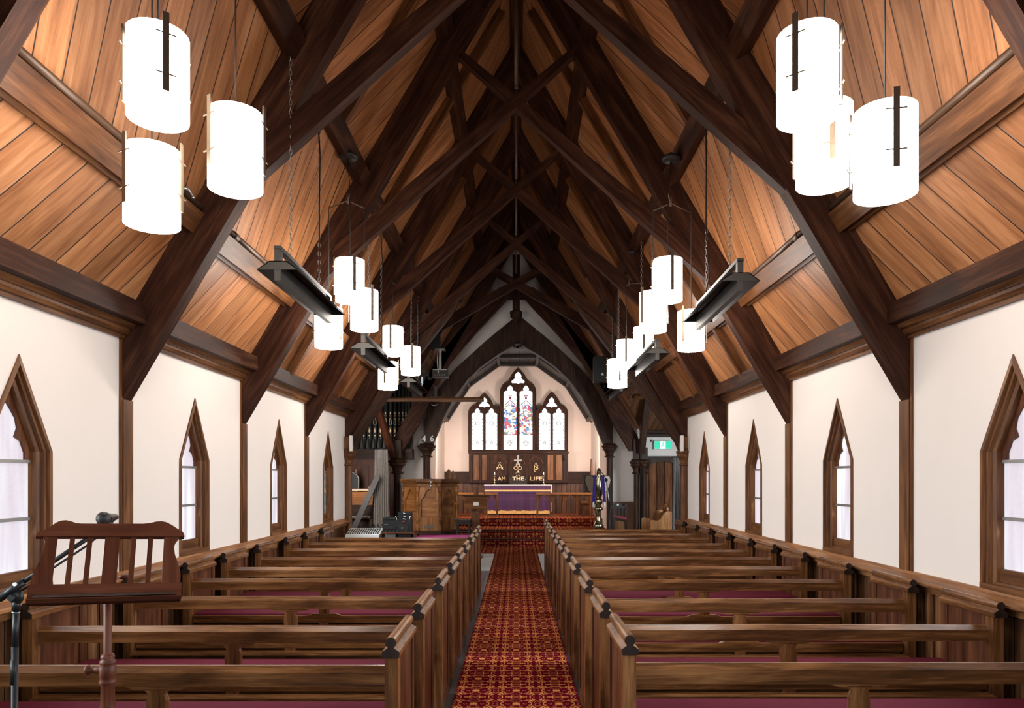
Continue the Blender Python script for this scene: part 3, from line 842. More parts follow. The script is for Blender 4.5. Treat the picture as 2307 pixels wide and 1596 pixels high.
for i in range(11):
    p = pr_ if i == 0 else copy_tree(pr_)
    p.location.y = (3.36, 4.24, 5.16, 6.15, 7.07, 7.9, 8.7, 9.58, 10.47, 11.26, 12.14)[i]
    tag(p, ('timber pew with burgundy seat filling the bottom right corner' if i == 0 else
            'timber pew right before the brass eagle and the oak settle' if i == 10 else
            'timber pew, %s row of the block leading to the brass eagle' % ['', 'second', 'third', 'fourth', 'fifth', 'sixth', 'seventh', 'eighth', 'ninth', 'tenth'][i]), 'pew', 'pews on the brass eagle side of the aisle')

# aisle carpet, pale floor strips
mb = MB()
mb.box(-.49, .49, -2.0, 16.25, .001, .012)
mb.f = []; mb.v = []; mb.uv = []; mb.sm = []
def flat(x0, x1, y0, y1, z):
    mb.face([(x0, y0, z), (x1, y0, z), (x1, y1, z), (x0, y1, z)], [(x0, y0), (x1, y0), (x1, y1), (x0, y1)])
    mb.face([(x0, y0, 0), (x1, y0, 0), (x1, y0, z), (x0, y0, z)], [(x0, y0), (x1, y0), (x1, y0+z), (x0, y0+z)])
    mb.face([(x1, y0, 0), (x1, y1, 0), (x1, y1, z), (x1, y0, z)], [(x1, y0), (x1, y1), (x1+z, y1), (x1+z, y0)])
    mb.face([(x0, y0, 0), (x0, y1, 0), (x0, y1, z), (x0, y0, z)], [(x0, y0), (x0, y1), (x0+z, y1), (x0+z, y0)])
flat(-.49, .49, -2.0, 16.3, .012); flat(-1.1, 1.15, 16.3, 18.08, .012)
tag(obj('aisle_carpet', mb, M['carpet']), 'red carpet with gold scroll pattern along the aisle', 'carpet')
for s in (-1, 1):
    mb = MB(); mb.box(*sorted((s*.495, s*1.1)), 13.35, 16.28, .001, .008, 'y')  # thin pale strip on each side of the carpet
    tag(obj('floor_strip', mb, M['mat']), 'pale strip on the floor beside the carpet, '+('pulpit side' if s < 0 else 'brass eagle side'), 'mat', 'pale strips at the crossing')

# ================================================================== PENDANT LAMPS
shade_mb = MB(); shade_mb.lathe([(0, .004), (.125, 0), (.1375, .004), (.1375, .40)], (0, 0, 0), 32)
def lamp_cluster(label, hang, spots, strips):
    """hang = (x,y,dz) of the ceiling disc; spots = [(x,y,dz of shade bottom)]"""
    hx, hy, hz = hang
    t = thing('pendant_lamp', label, 'lamp', (hx, hy, E+hz), 'clusters of three white glass pendant lamps')
    mb = MB(); mb.lathe([(0, -.03), (.07, -.03), (.095, -.012), (.095, .012), (.02, .02), (.012, .06), (0, .06)], (hx, hy, E+hz), 20)
    obj('ceiling_disc', mb, M['iron'], t)
    bz = E+2.74
    gx, gy = sum(p[0] for p in spots)/3, sum(p[1] for p in spots)/3
    mb = MB()
    for x, y, d in spots: mb.tube([(gx, gy, bz+.03), (x, y, bz)], .007, 6)
    mb.tube([(gx, gy, bz+.0), (gx, gy, bz+.1)], .012, 6)
    obj('spider_bracket', mb, M['bronze'], t)
    for k, (x, y, d) in enumerate(spots):
        mb = MB(); mb.tube([(hx, hy, E+hz-.03), (x, y, bz), (x, y, E+d+.38)], .0042, 6)
        obj('cable', mb, M['iron'], t)
        m2 = MB(); m2.v = [(p[0]+x, p[1]+y, p[2]+E+d) for p in shade_mb.v]; m2.f = list(shade_mb.f); m2.uv = list(shade_mb.uv); m2.sm = list(shade_mb.sm)
        sh = obj('lamp_shade', m2, M['lamp'], t)
        mb = MB(); mb.cyl((x, y, E+d), .134, .385, .395, 24); obj('light_stop_plate', mb, M['steel'], sh)  # unseen plate added to stop lamp light going up to the roof
        base = math.radians(strips[k])
        for q in range(3):
            an = base+q*2*PI/3; ca, sa = math.cos(an), math.sin(an)
            mb = MB()
            T = lambda r, w, z: (x+ca*r-sa*w, y+sa*r+ca*w, E+d+z)
            for w0, w1, r0, r1, z0, z1 in ((-.014, .014, .150, .157, .075, .435), (-.045, .045, .153, .158, .335, .341), (-.045, .045, .153, .158, .150, .156), (-.003, .003, .137, .152, .336, .340), (-.003, .003, .137, .152, .151, .155)):
                c8 = [T(r, w, z) for r in (r0, r1) for w in (w0, w1) for z in (z0, z1)]
                for f in ((0, 1, 3, 2), (4, 6, 7, 5), (0, 4, 5, 1), (2, 3, 7, 6), (0, 2, 6, 4), (1, 5, 7, 3)):
                    mb.face([c8[i] for i in f], [(0, 0), (.1, 0), (.1, .1), (0, .1)])
            obj('metal_strip', mb, M['bronze'], sh)
    return t
lamp_cluster('three white glass lamps hung nearest the camera, above the music stand', (-1.70, 3.62, 3.27), [(-1.70, 3.37, 1.70), (-1.48, 3.745, 1.52), (-1.92, 3.745, 1.33)], (-51, -123, -118))
lamp_cluster('three white glass lamps hung nearest the camera, opposite the music stand', (1.57, 3.47, 3.27), [(1.38, 3.37, 1.70), (1.60, 3.69, 1.52), (1.74, 3.35, 1.33)], (-131, -99, -100))
lamp_cluster('three white glass lamps between two black heaters, music stand side', (-1.68, 7.1, 3.22), [(-1.603, 6.85, 1.70), (-1.54, 7.2, 1.50), (-1.90, 7.2, 1.32)], (-61, -48, -147))
lamp_cluster('three white glass lamps between two black heaters, opposite side', (1.56, 7.15, 3.22), [(1.458, 6.83, 1.70), (1.40, 7.28, 1.50), (1.805, 7.33, 1.32)], (-86, -145, -134))
lamp_cluster('three white glass lamps farthest back, above the mixing desk', (-1.72, 10.2, 3.22), [(-1.73, 9.95, 1.72), (-1.53, 10.3, 1.50), (-1.88, 10.4, 1.30)], (-91, -74, -97))
lamp_cluster('three white glass lamps farthest back, beside the warning triangle', (1.66, 10.15, 3.22), [(1.79, 9.98, 1.72), (1.566, 10.1, 1.56), (1.46, 10.25, 1.31)], (-100, -100, -85))

# ================================================================== HEATERS
def chain_mb(p, ztop, mb):
    x, y, z = p; n = int((ztop-z)/.037); L = (ztop-z)/n
    for i in range(n):
        zc = z+L*(i+.5); h = L*.62; w = .010
        pts = []
        for k in range(8):
            a = 2*PI*k/8; u, v = w*math.cos(a), h*math.sin(a)
            pts.append((x+(u if i % 2 else 0), y+(0 if i % 2 else u), zc+v))
        mb.tube(pts, .0028, 4, True)
def heater(x, y0, dz, label, yaw=0.0, L=1.42):
    t = thing('radiant_heater', label, 'heater', (x, y0, E+dz), 'black infrared heaters hung on chains')
    P = lambda a, b, d: (x+a+yaw*d, y0+d, E+dz+b)
    mb = MB()
    o = [(-.15, 0), (-.060, .062), (.065, .062), (.15, 0), (.145, -.003), (.062, .056), (-.056, .056), (-.145, -.003)]
    mb.prism(o, P, 0, L, 'd')
    for d0, d1 in ((0, .006), (L-.006, L)): mb.prism([(-.15, 0), (-.06, .062), (.065, .062), (.15, 0)], P, d0, d1)
    obj('hood', mb, M['heater'], t)
    mb = MB(); mb.prism([(-.022, -.078), (.022, -.078), (.024, .05), (-.024, .05)], P, .004, L-.004, 'd'); obj('burner_box', mb, M['heater'], t)
    mb = MB()
    mb.prism([(-.024, .145), (.024, .145), (.024, .172), (-.024, .172)], P, 0, L, 'd')
    mb.prism([(-.022, .06), (.022, .06), (.022, .15), (-.022, .15)], P, 0, .05); mb.prism([(-.022, .06), (.022, .06), (.022, .15), (-.022, .15)], P, L-.05, L)
    obj('hanging_bar', mb, M['heater'], t)
    for d in (.30, 1.08):
        mb = MB(); chain_mb((x+yaw*d, y0+d, E+dz+.172), E+3.33, mb); obj('chain', mb, M['steel'], t)
    mb = MB(); d = .98
    pts = [(x, y0+d, E+dz+.17), (x+.03, y0+d, E+dz+.30), (x+.015, y0+d+.05, E+dz+.8), (x+.02, y0+d+.06, E+dz+1.3), (x, y0+d, E+3.33)]
    mb.tube(pts, .006, 6); obj('power_cable', mb, M['iron'], t)
heater(-1.715, 5.10, 1.50, 'black strip heater on chains, nearest on the music stand side')
heater(1.69, 5.35, 1.49, 'black strip heater on chains, nearest on the opposite side', .03)
heater(-1.715, 7.95, 1.46, 'black strip heater on chains under the second lamp cluster, music stand side')
heater(1.69, 8.50, 1.50, 'black strip heater on chains under the second lamp cluster, opposite side')
heater(-1.715, 11.3, 1.53, 'small looking strip heater under the farthest lamps, projector side')
heater(1.69, 11.4, 1.475, 'small looking strip heater under the farthest lamps, exit sign side')

# conduit pipes on the lowest purlins
for s in (-1, 1):
    for k, (y0, y1) in enumerate(((3.2, 5.38), (5.56, 7.73))):
        n = Vector((-s*1.7, 0, -1)).normalized(); tt = Vector((-s*1, 0, 1.7)).normalized()
        c = Vector((s*RX(2.0), 0, E+2.0))+n*.085+tt*.115
        t = thing('conduit_pipe', ['brown pipe with sprinkler head on the purlin above the music stand', 'brown pipe on the purlin behind the nearest heater, music stand side', 'brown pipe on the nearest purlin opposite the music stand', 'brown pipe on the purlin behind the nearest heater, opposite side'][k+(0 if s < 0 else 2)], 'pipe', (c.x, y0, c.z), 'brown pipes along the purlins')
        mb = MB(); mb.tube([(c.x, y0, c.z), (c.x, y1, c.z)], .024, 12); obj('pipe_run', mb, M['conduit'], t)
        mb = MB(); ym = y0+(1.75 if k == 0 else .42)
        if not (s > 0 and k == 0):
            mb.tube([(c.x, ym, c.z), (c.x, ym+.09, c.z)], .031, 12); obj('coupling', mb, M['conduit'], t)
        if s < 0 and k == 0:
            mb = MB(); p = Vector((c.x, ym+.08, c.z))
            mb.tube([p, p+n*.06+tt*.03], .012, 8); mb.tube([p+n*.06+tt*.03, p+n*.085+Vector((0, .05, 0))], .007, 8); mb.ball(p+n*.085+Vector((0, .055, 0)), .012)
            obj('sprinkler_head', mb, M['steel'], t)
# small box spotlights on the rafters
for px, py, y, lab in ((945, 309, 9.2, 'small square spotlight on a rafter above the projector side'), (1380, 345, 9.2, 'small square spotlight on a rafter, mirror of its twin across the nave')):
    p = at(px, py, y); t = thing('spotlight', lab, 'spotlight', p)
    mb = MB(); mb.box(p.x-.05, p.x+.05, p.y-.02, p.y+.06, p.z-.05, p.z+.05); obj('housing', mb, M['steel'], t)
    mb = MB(); mb.lathe([(0, -.025), (.02, -.025), (.032, -.021), (.032, 0)], p, 14, 'y'); obj('lens', mb, M['gold'], t)
    mb = MB(); mb.box(p.x-.02, p.x+.02, p.y, p.y+.03, p.z+.05, p.z+.16); obj('mount', mb, M['iron'], t)
# ================================================================== EAST WINDOW AND REREDOS
GX = .06; K = 69.9
def ez(py): return E+(1078-py)/K
def ex(px): return GX+(px-1168)/K
def lancet(cx, hw, z0, zs, za):
    h = za-zs
    R = [(hw, z0), (hw, zs), (hw*.93, zs+h*.14), (hw*.72, zs+h*.24), (hw*.42, zs+h*.27), (hw*.46, zs+h*.42), (hw*.44, zs+h*.60), (hw*.30, zs+h*.78), (hw*.10, zs+h*.93), (0, za)]
    return [(cx+x, z) for x, z in R]+[(cx-x, z) for x, z in R[::-1][1:]]
def trefoil(cx, z0, w, h):
    R = [(0, z0-.02), (w*.12, z0), (w*.42, z0), (w*.5, z0+h*.10), (w*.44, z0+h*.26), (w*.32, z0+h*.36), (w*.22, z0+h*.46), (w*.26, z0+h*.60), (w*.2, z0+h*.80), (w*.08, z0+h*.95), (0, z0+h)]
    return [(cx+x, z) for x, z in R]+[(cx-x, z) for x, z in R[::-1][1:-1]]
zb = ez(1017)
t = bpy.data.objects.new('window_11', None); col.objects.link(t); t.location = (GX, YE, zb); t['kind'] = 'structure'
t['label'] = 'three part stained glass window above the altar'; t['category'] = 'window'
def ow(cx, hw, zs, z1, hs, za):      # outline of one group: straight sides, shoulders, pointed head
    R = [(hw, zb), (hw, zs)]
    for i in range(1, 7):
        a = PI/2*i/6; R.append((hs+(hw-hs)*math.cos(a), zs+(z1-zs)*math.sin(a)))
    for i in range(1, 7):
        q = i/6; R.append((hs*(1-q)+math.sin(PI*q)*hs*.16, z1+(za-z1)*q))
    return [(cx+x, z) for x, z in R]+[(cx-x, z) for x, z in R[::-1][1:]]
groups = [(ex(1092.5), ow(ex(1092.5), .50, ez(932), ez(914), .27, ez(887)), 'glass_pale'),
          (ex(1168), ow(ex(1168), .56, ez(886), ez(862), .29, ez(831)), 'glass_figure'),
          (ex(1243.5), ow(ex(1243.5), .50, ez(932), ez(914), .27, ez(885)), 'glass_pale')]
for i, (cx, o, gm) in enumerate(groups):
    if i == 1: L = [lancet(cx-.255, .205, ez(1014), ez(884), ez(868)-.02), lancet(cx+.255, .205, ez(1014), ez(884), ez(868)-.02)]; T = trefoil(cx, ez(865), .44, .37)
    else: L = [lancet(cx-.225, .185, ez(1014), ez(935), ez(920)), lancet(cx+.225, .185, ez(1014), ez(935), ez(920))]; T = trefoil(cx, ez(918), .36, .31)
    if i == 1: L = [lancet(cx-.255, .205, ez(1014), ez(886), ez(869)), lancet(cx+.255, .205, ez(1014), ez(886), ez(869))]
    y0 = YE-.16 if i == 1 else YE-.13
    fr = plate([o]+L+[T], y0, YE-.02)
    f = obj('window_frame', fr, M['darkoak'], t)
    mb = MB()        # raised hood along the outline
    mb.tube([(x, y0, z) for x, z in o], .022, 6, True); obj('moulding', mb, M['darkoak'], f)
    lo, hi = YE-.07, YE-.06
    for j, l in enumerate(L):
        xs = [p[0] for p in l]; x0, x1 = min(xs), max(xs); zt = max(p[1] for p in l)
        def pane(z0, z1, m, nm):
            q = MB(); q.face([(x0, hi, z0), (x1, hi, z0), (x1, hi, z1), (x0, hi, z1)], [(x0+i*5, z0), (x1+i*5, z0), (x1+i*5, z1), (x0+i*5, z1)])
            return obj(nm, q, M[m], t)
        if i == 1:
            pane(ez(1014), ez(981), 'glass_white', 'clear_light'); pane(ez(981), ez(914), 'glass_figure', 'figure_light'); pane(ez(914), zt, 'glass_pale', 'canopy_light')
            mb = MB()
            for rr in (.085, .05): mb.tube([(x0+.205+rr*math.cos(a), lo-.01, ez(998)+rr*math.sin(a)) for a in [2*PI*k/16 for k in range(16)]], .008, 5, True)
            mb.tube([(x0+.205-.08, lo-.01, ez(998)), (x0+.205+.08, lo-.01, ez(998))], .007, 5); mb.tube([(x0+.205, lo-.01, ez(998)-.08), (x0+.205, lo-.01, ez(998)+.08)], .007, 5)
            obj('medallion', mb, M['bronze'], t)
            mb = MB(); c = (x0+x1)/2
            mb.tube([(c-.16, lo-.01, ez(913)), (c, lo-.01, ez(903)), (c+.16, lo-.01, ez(913))], .012, 5); mb.tube([(c-.12, lo-.01, ez(917)), (c, lo-.01, ez(907)), (c+.12, lo-.01, ez(917))], .008, 5)
            mb.ball((c, lo-.01, ez(898)), .03, .01, .05); mb.ball((c-.03, lo-.01, ez(893)), .02, .01, .02); mb.ball((c+.03, lo-.01, ez(893)), .02, .01, .02)
            obj('canopy_ornament', mb, M['redbook'], t)
        else:
            pane(ez(1014), zt, 'glass_pale', 'grisaille_light')
            mb = MB(); c = (x0+x1)/2
            for zz, rr in ((ez(955), .062), (ez(998), .035)):
                mb.tube([(c+rr*math.cos(a), lo-.01, zz+rr*math.sin(a)) for a in [2*PI*k/12 for k in range(12)]], .008, 5, True)
            for k in range(9):
                zz = ez(1011)+k*(.115)
                for xx in (x0+.03, x1-.03): mb.box(xx-.008, xx+.008, lo-.012, lo, zz, zz+.035)
            obj('leaded_pattern', mb, M['bronze'], t)
    q = MB(); tc_ = (T[0][1]+max(p[1] for p in T))/2
    q.face([(cx+(p[0]-cx)*1.08, hi, tc_+(p[1]-tc_)*1.08) for p in T], [(p[0], p[1]) for p in T])
    obj('trefoil_light', q, M['glass_pale'], t)
# sill and reredos
t = thing('reredos', 'dark timber reredos with three gilded arched panels behind the altar', 'reredos', (GX, YE-.1, .62))
xl, xr = ex(1058), ex(1280)
mb = MB(); mb.box(xl, xr, YE-.20, YE-.03, ez(1085), ez(1018), 'z'); obj('backing', mb, M['darkoak'], t)
mb = MB(); mb.box(xl-.02, xr+.02, YE-.27, YE-.03, ez(1022), ez(1018)); mb.box(xl+.05, xr-.05, YE-.25, YE-.03, ez(1025.5), ez(1023)); mb.box(xl-.02, xr+.02, YE-.26, YE-.03, ez(1088), ez(1084.5))
obj('cornice', mb, M['darkoak'], t)
for px0, px1 in ((1069, 1081), (1087, 1099), (1234, 1247), (1253, 1266)):
    mb = MB(); mb.box(ex(px0), ex(px1), YE-.215, YE-.19, ez(1082), ez(1026), 'z'); obj('plain_panel', mb, M['oak'] if px0 > 1200 else M['trim'], t)
for px in (1064, 1084, 1103, 1147, 1188, 1228, 1250, 1272):
    mb = MB(); mb.box(ex(px)-.025, ex(px)+.025, YE-.24, YE-.19, ez(1085), ez(1024), 'z'); obj('stile', mb, M['darkoak'], t)
for cpx, txt, word in ((1127, 'A', 'I. AM'), (1167.5, '', 'THE'), (1208, 'IHS', 'LIFE')):
    cx = ex(cpx)
    rect = [(cx-.27, ez(1074)), (cx+.27, ez(1074)), (cx+.27, ez(1026)), (cx-.27, ez(1026))]
    hole = pointed(cx, .17, ez(1062), ez(1055), ez(1036), 6, .22)
    hole = hole[2:]+[(cx-.12, ez(1064.5)), (cx, ez(1066.5)), (cx+.12, ez(1064.5))]
    p = obj('arched_panel', plate([rect, hole], YE-.225, YE-.18), M['darkoak'], t)
    mb = MB()
    R = pointed(cx, .235, ez(1060), ez(1050), ez(1028.5), 6, .22)[2:]
    mb.tube([(x, YE-.228, z) for x, z in R], .016, 6); obj('arch_moulding', mb, M['pewred'], p)
    m2 = MB(); m2.box(cx-.19, cx+.19, YE-.205, YE-.19, ez(1067), ez(1034), 'z'); obj('recess_board', m2, M['darkoak'], p)
    if txt == 'A':
        g = MB(); z0 = ez(1059)
        for s in (-1, 1):
            g.tube([(cx+s*.005, YE-.215, z0+.20), (cx+s*.05, YE-.215, z0+.11), (cx+s*.085, YE-.215, z0+.03), (cx+s*.105, YE-.215, z0+.01), (cx+s*.115, YE-.215, z0+.035)], [.008, .013, .016, .012, .007], 6)
            g.tube([(cx, YE-.215, z0+.21), (cx+s*.03, YE-.215, z0+.235), (cx+s*.045, YE-.215, z0+.22)], .008, 6)
            g.tube([(cx, YE-.213, z0+.05), (cx+s*.025, YE-.213, z0+.09), (cx+s*.05, YE-.213, z0+.085), (cx+s*.06, YE-.213, z0+.01)], .010, 6)
            g.ball((cx+s*.08, YE-.215, z0+.06), .022, .008, .03)
        g.tube([(cx-.06, YE-.215, z0+.09), (cx+.06, YE-.215, z0+.09)], .008, 6)
        obj('gilded_monogram', g, M['gold'], p)
    elif txt == 'IHS':
        g = MB(); z0 = ez(1060.5)
        g.tube([(cx, YE-.215, z0), (cx, YE-.215, z0+.25)], .011, 6); g.tube([(cx-.035, YE-.215, z0+.215), (cx+.035, YE-.215, z0+.215)], .009, 6)
        for s in (-1, 1): g.tube([(cx+s*.055, YE-.215, z0+.03), (cx+s*.05, YE-.215, z0+.17)], .011, 6)
        g.tube([(cx+.065*math.sin(a)*(1 if a < PI else 1), YE-.212, z0+.10+.075*a/PI-.075) for a in [-PI+2*PI*k/14 for k in range(15)]], .013, 6)
        g.tube([(cx+.06*math.cos(a), YE-.212, z0+.15+.035*math.sin(a)) for a in [2*PI*k/14*.75 for k in range(14)]], .011, 6)
        g.tube([(cx-.06*math.cos(a), YE-.212, z0+.06-.035*math.sin(a)) for a in [2*PI*k/14*.75 for k in range(14)]], .011, 6)
        obj('gilded_monogram', g, M['gold'], p)
    else:
        g = MB(); z0 = ez(1055)
        for dx, dz in ((0, .10), (-.07, .0), (.07, .0)):
            g.tube([(cx+dx+.055*math.cos(a), YE-.215, z0+dz+.055*math.sin(a)) for a in [2*PI*k/18 for k in range(18)]], .011, 6, True)
        obj('gilded_trefoil', g, M['gold'], p)
    m2 = MB(); m2.box(cx-.27, cx+.27, YE-.215, YE-.19, ez(1084), ez(1074.5), 'x'); obj('text_board', m2, M['darkoak'], p)
    if word == 'THE': continue
    tm = text_mb(word, .165, .004)
    tm.v = [(v[0]*(.40 if word == 'LIFE' else .36)/(max(q[0] for q in tm.v)-min(q[0] for q in tm.v))+cx, v[1]+YE-.221, v[2]+ez(1079.2)) for v in tm.v]
    obj('gilded_words', tm, M['gold'], p)
for px in (1065.5, 1270):
    mb = MB(); x = ex(px)
    for k in range(4): mb.ball((x, YE-.25, ez(1029+k*3)), .03, .02, .03, 8, 6)
    mb.box(x-.015, x+.015, YE-.25, YE-.2, ez(1040), ez(1026)); obj('carved_drop', mb, M['capend'], t)
# panelling of the chancel walls
for a, b, lab in ((CX-CW, xl, 'pulpit side'), (xr, CX+CW, 'brass eagle side')):
    mb = MB(); mb.box(a, b, YE-.06, YE-.005, ez(1087), ez(1063), 'x'); mb.box(a, b, YE-.1, YE-.005, ez(1088.5), ez(1085))
    trim(mb, M['darkoak'], 'dark band of panelling beside the reredos, '+lab)
mb = MB(); o = 3
mb.face([(CX-CW, YE-.03, .62), (CX+CW, YE-.03, .62), (CX+CW, YE-.03, ez(1087)), (CX-CW, YE-.03, ez(1087))], [(.62, 0), (.62, 4.7), (1.6, 4.7), (1.6, 0)])
struct('baseboard_east', mb, M['darkboards'], 'dark vertical panelling behind the altar')

# ------------------------------------------------------------------ altar
AX0, AX1, AY0, AY1, AZ = -.93, 1.03, 21.55, 22.15, 1.535
t = thing('altar', 'altar table hidden under a purple damask frontal', 'altar', ((AX0+AX1)/2, 21.85, .62))
mb = MB(); mb.box(AX0+.04, AX1-.04, AY0+.03, AY1, .62, AZ-.02); obj('table_body', mb, M['darkoak'], t)
def cloth(x0, x1, y, z0, z1, amp, n=60):
    m = MB(); xs = [x0+(x1-x0)*i/n for i in range(n+1)]
    yy = lambda x, q: y-amp*q*(.5+.5*math.sin(x*19)+.3*math.sin(x*47+1))
    for i in range(n):
        for j in range(4):
            za, zb_ = z1-(z1-z0)*j/4, z1-(z1-z0)*(j+1)/4; qa, qb = j/4, (j+1)/4
            a, b = xs[i], xs[i+1]
            m.face([(a, yy(a, qa), za), (b, yy(b, qa), za), (b, yy(b, qb), zb_), (a, yy(a, qb), zb_)], [(a, za), (b, za), (b, zb_), (a, zb_)], True)
    return m
f = obj('frontal', cloth(AX0, AX1, AY0, .76, AZ-.02, .02), M['damask'], t)
obj('fringe', cloth(AX0, AX1, AY0-.002, .66, .77, .024), M['gfringe'], f)
mb = cloth(AX0-.03, AX1+.02, AY0-.022, 1.30, AZ, .012); obj('upper_frontal', mb, M['damask'], t)
mb = cloth(AX0-.03, AX1+.02, AY0-.034, 1.34, 1.39, .006); obj('gold_band', mb, M['gfringe'], t)
mb = MB(); mb.box(AX0-.04, AX1+.05, AY0-.03, AY1, AZ-.004, AZ+.008); mb.box(AX1+.03, AX1+.05, AY0-.03, AY1, .72, AZ); mb.box(AX0-.04, AX1+.05, AY0-.035, AY0-.028, AZ-.028, AZ+.006)
obj('white_cloth', mb, M['linen'], t)
mb = MB(); mb.box(ex(1150)-.02, ex(1186)+.02, 22.16, 22.5, .62, ez(1073)-.0); mb.box(ex(1150)-.04, ex(1186)+.04, 22.14, 22.5, ez(1074.5), ez(1073))
blk = tag(obj('shelf_block', mb, M['capend']), 'dark block with gilded lettering under the altar cross', 'block')
tm = text_mb('THE', .165, .004); _w = max(q[0] for q in tm.v)-min(q[0] for q in tm.v)
tm.v = [(v[0]*.36/_w+ex(1168), v[1]+22.155, v[2]+(E-(1079.2-1078)*22.15/F)) for v in tm.v]
for dx in (-.225, .225): tm.ball((ex(1168)+dx, 22.155, E-.045), .010, .004, .010)
obj('gilded_words', tm, M['gold'], blk)
def lathe_thing(name, label, cat, loc, prof, mat, part):
    tt = thing(name, label, cat, loc); m = MB(); m.lathe(prof, loc, 16); obj(part, m, mat, tt); return tt
for px, lab in ((1114.5, 'pulpit side'), (1225, 'brass eagle side')):
    x = (px-1163)*21.85/F; z = AZ+.008
    tt = thing('altar_candlestick', 'brass candlestick with white candle on the altar, '+lab, 'candlestick', (x, 21.85, z), 'candlesticks on the altar')
    mb = MB(); mb.lathe([(0, 0), (.06, 0), (.062, .012), (.03, .03), (.014, .05), (.010, .10), (.018, .125), (.010, .15), (.009, .235), (.02, .25), (.05, .262), (.052, .27), (.018, .272), (.018, .30), (0, .30)], (x, 21.85, z), 16)
    obj('stem', mb, M['brass'], tt)
    mb = MB(); mb.lathe([(.014, .30), (.014, .385), (0, .39)], (x, 21.85, z), 12); obj('candle', mb, M['linen'], tt)
x, y, z = (1167-1163)*22.3/F, 22.3, ez(1073)
t = thing('altar_cross', 'silver and brass altar cross with trefoil stem', 'cross', (x, y, z))
h = .66
mb = MB(); mb.lathe([(0, 0), (.09, 0), (.092, .025), (.06, .04), (.05, .055), (.02, .08), (.012, .12), (.011, .36), (0, .36)], (x, y, z), 16); obj('foot', mb, M['brass'], t)
mb = MB()
for s in (-1, 1): mb.tube([(x, y, z+.16), (x+s*.05, y, z+.12), (x+s*.075, y, z+.07), (x+s*.06, y, z+.05)], .008, 6)
obj('scroll', mb, M['brass'], t)
mb = MB()
cr = [(-.022, .34), (.022, .34), (.022, .47), (.09, .47), (.09, .45), (.135, .492), (.09, .535), (.09, .515), (.022, .515), (.022, .615), (.04, .615), (0, .665), (-.04, .615), (-.022, .615), (-.022, .515), (-.09, .515), (-.09, .535), (-.135, .492), (-.09, .45), (-.09, .47), (-.022, .47)]
mb.prism(cr, lambda a, b, d: (x+a, y+d, z+b), -.012, .012); obj('cross_arms', mb, M['steel'], t)

# altar rails
def altar_rail(x0, x1, y, z0, label, bays):
    tt = thing('altar_rail', label, 'rail', ((x0+x1)/2, y, z0), 'altar rails')
    h = .70
    mb = MB(); mb.box(x0-.03, x1+.03, y-.06, y+.06, z0+h-.055, z0+h); obj('top_rail', mb, M['oak'], tt)
    mb = MB(); mb.box(x0, x1, y-.04, y+.04, z0, z0+.05); obj('bottom_rail', mb, M['trim'], tt)
    w = (x1-x0)/bays
    for i in range(bays+1):
        xx = x0+w*i; mb = MB(); mb.box(xx-.028, xx+.028, y-.03, y+.03, z0+.05, z0+h-.055, 'z'); obj('post', mb, M['trim'], tt)
    for i in range(bays):
        a, b = x0+w*i+.028, x0+w*(i+1)-.028; c = (a+b)/2; zt = z0+h-.055; hw = (b-a)/2
        R = [(hw-.01, zt-.24), (hw*.75, zt-.17), (hw*.62, zt-.13), (hw*.45, zt-.11), (hw*.40, zt-.06), (hw*.2, zt-.03), (0, zt-.012)]
        loop = [(a, zt), (a, zt-.24)]+[(c-x_, z_) for x_, z_ in R]+[(c+x_, z_) for x_, z_ in R[::-1][1:]]+[(b, zt-.24), (b, zt)]
        obj('arched_bracket', plate([loop], y-.012, y+.012), M['trim'], tt)
altar_rail(-1.79, -.56, 20.8, .62, 'wooden altar rail with arched bays on the pulpit side', 4)
altar_rail(.62, 2.17, 20.8, .62, 'wooden altar rail with arched bays on the brass eagle side', 4)

# tall pointed chair at the chancel wall, and carved chair behind the pulpit
t = thing('pointed_throne', 'tall pointed chair seen edge on at the chancel wall', 'chair', (2.24, 21.5, .62))
mb = MB(); mb.prism([(-.30, .62), (.30, .62), (.30, 1.75), (0, 2.33), (-.30, 1.75)], lambda a, b, d: (2.30-d, 21.5+a, b), 0, .05, (0, 1)); obj('backrest', mb, M['trim'], t)
mb = MB(); mb.box(1.95, 2.25, 21.22, 21.78, .98, 1.04); mb.box(1.98, 2.25, 21.26, 21.32, .62, .98, 'z'); mb.box(1.98, 2.25, 21.68, 21.74, .62, .98, 'z'); obj('seat', mb, M['trim'], t)
t = thing('carved_chair', 'carved oak chair with leafy finial behind the pulpit', 'chair', (-1.86, 19.3, .4))
def leaf(cx, cz, s, y, mb):
    o = [(0, 0), (.03, .06), (.10, .07), (.13, .15), (.09, .17), (.12, .26), (.07, .25), (.06, .34), (0, .42)]
    loop = [(cx+a*s, cz+b*s) for a, b in o]+[(cx-a*s, cz+b*s) for a, b in o[::-1][1:]]
    mb.prism(loop, lambda a, b, d: (a, y+d, b), 0, .05, (0, 1))
mb = MB(); mb.box(-2.02, -1.70, 19.28, 19.34, .4, 1.70, 'z'); leaf(-1.83, 1.68, .75, 19.27, mb); leaf(-1.72, 1.66, .7, 19.32, mb); obj('backrest', mb, M['oak'], t)
mb = MB(); mb.tube([(-1.70, 19.1, 1.6), (-1.67, 19.05, 1.45), (-1.66, 19.0, 1.3), (-1.58, 18.9, 1.18)], .03, 8); obj('arm', mb, M['oak'], t)
mb = MB(); mb.box(-2.04, -1.62, 18.85, 19.3, .82, .88); mb.box(-2.0, -1.95, 18.88, 18.93, .4, .82, 'z'); mb.box(-1.7, -1.65, 18.88, 18.93, .4, .82, 'z'); obj('seat', mb, M['oak'], t)

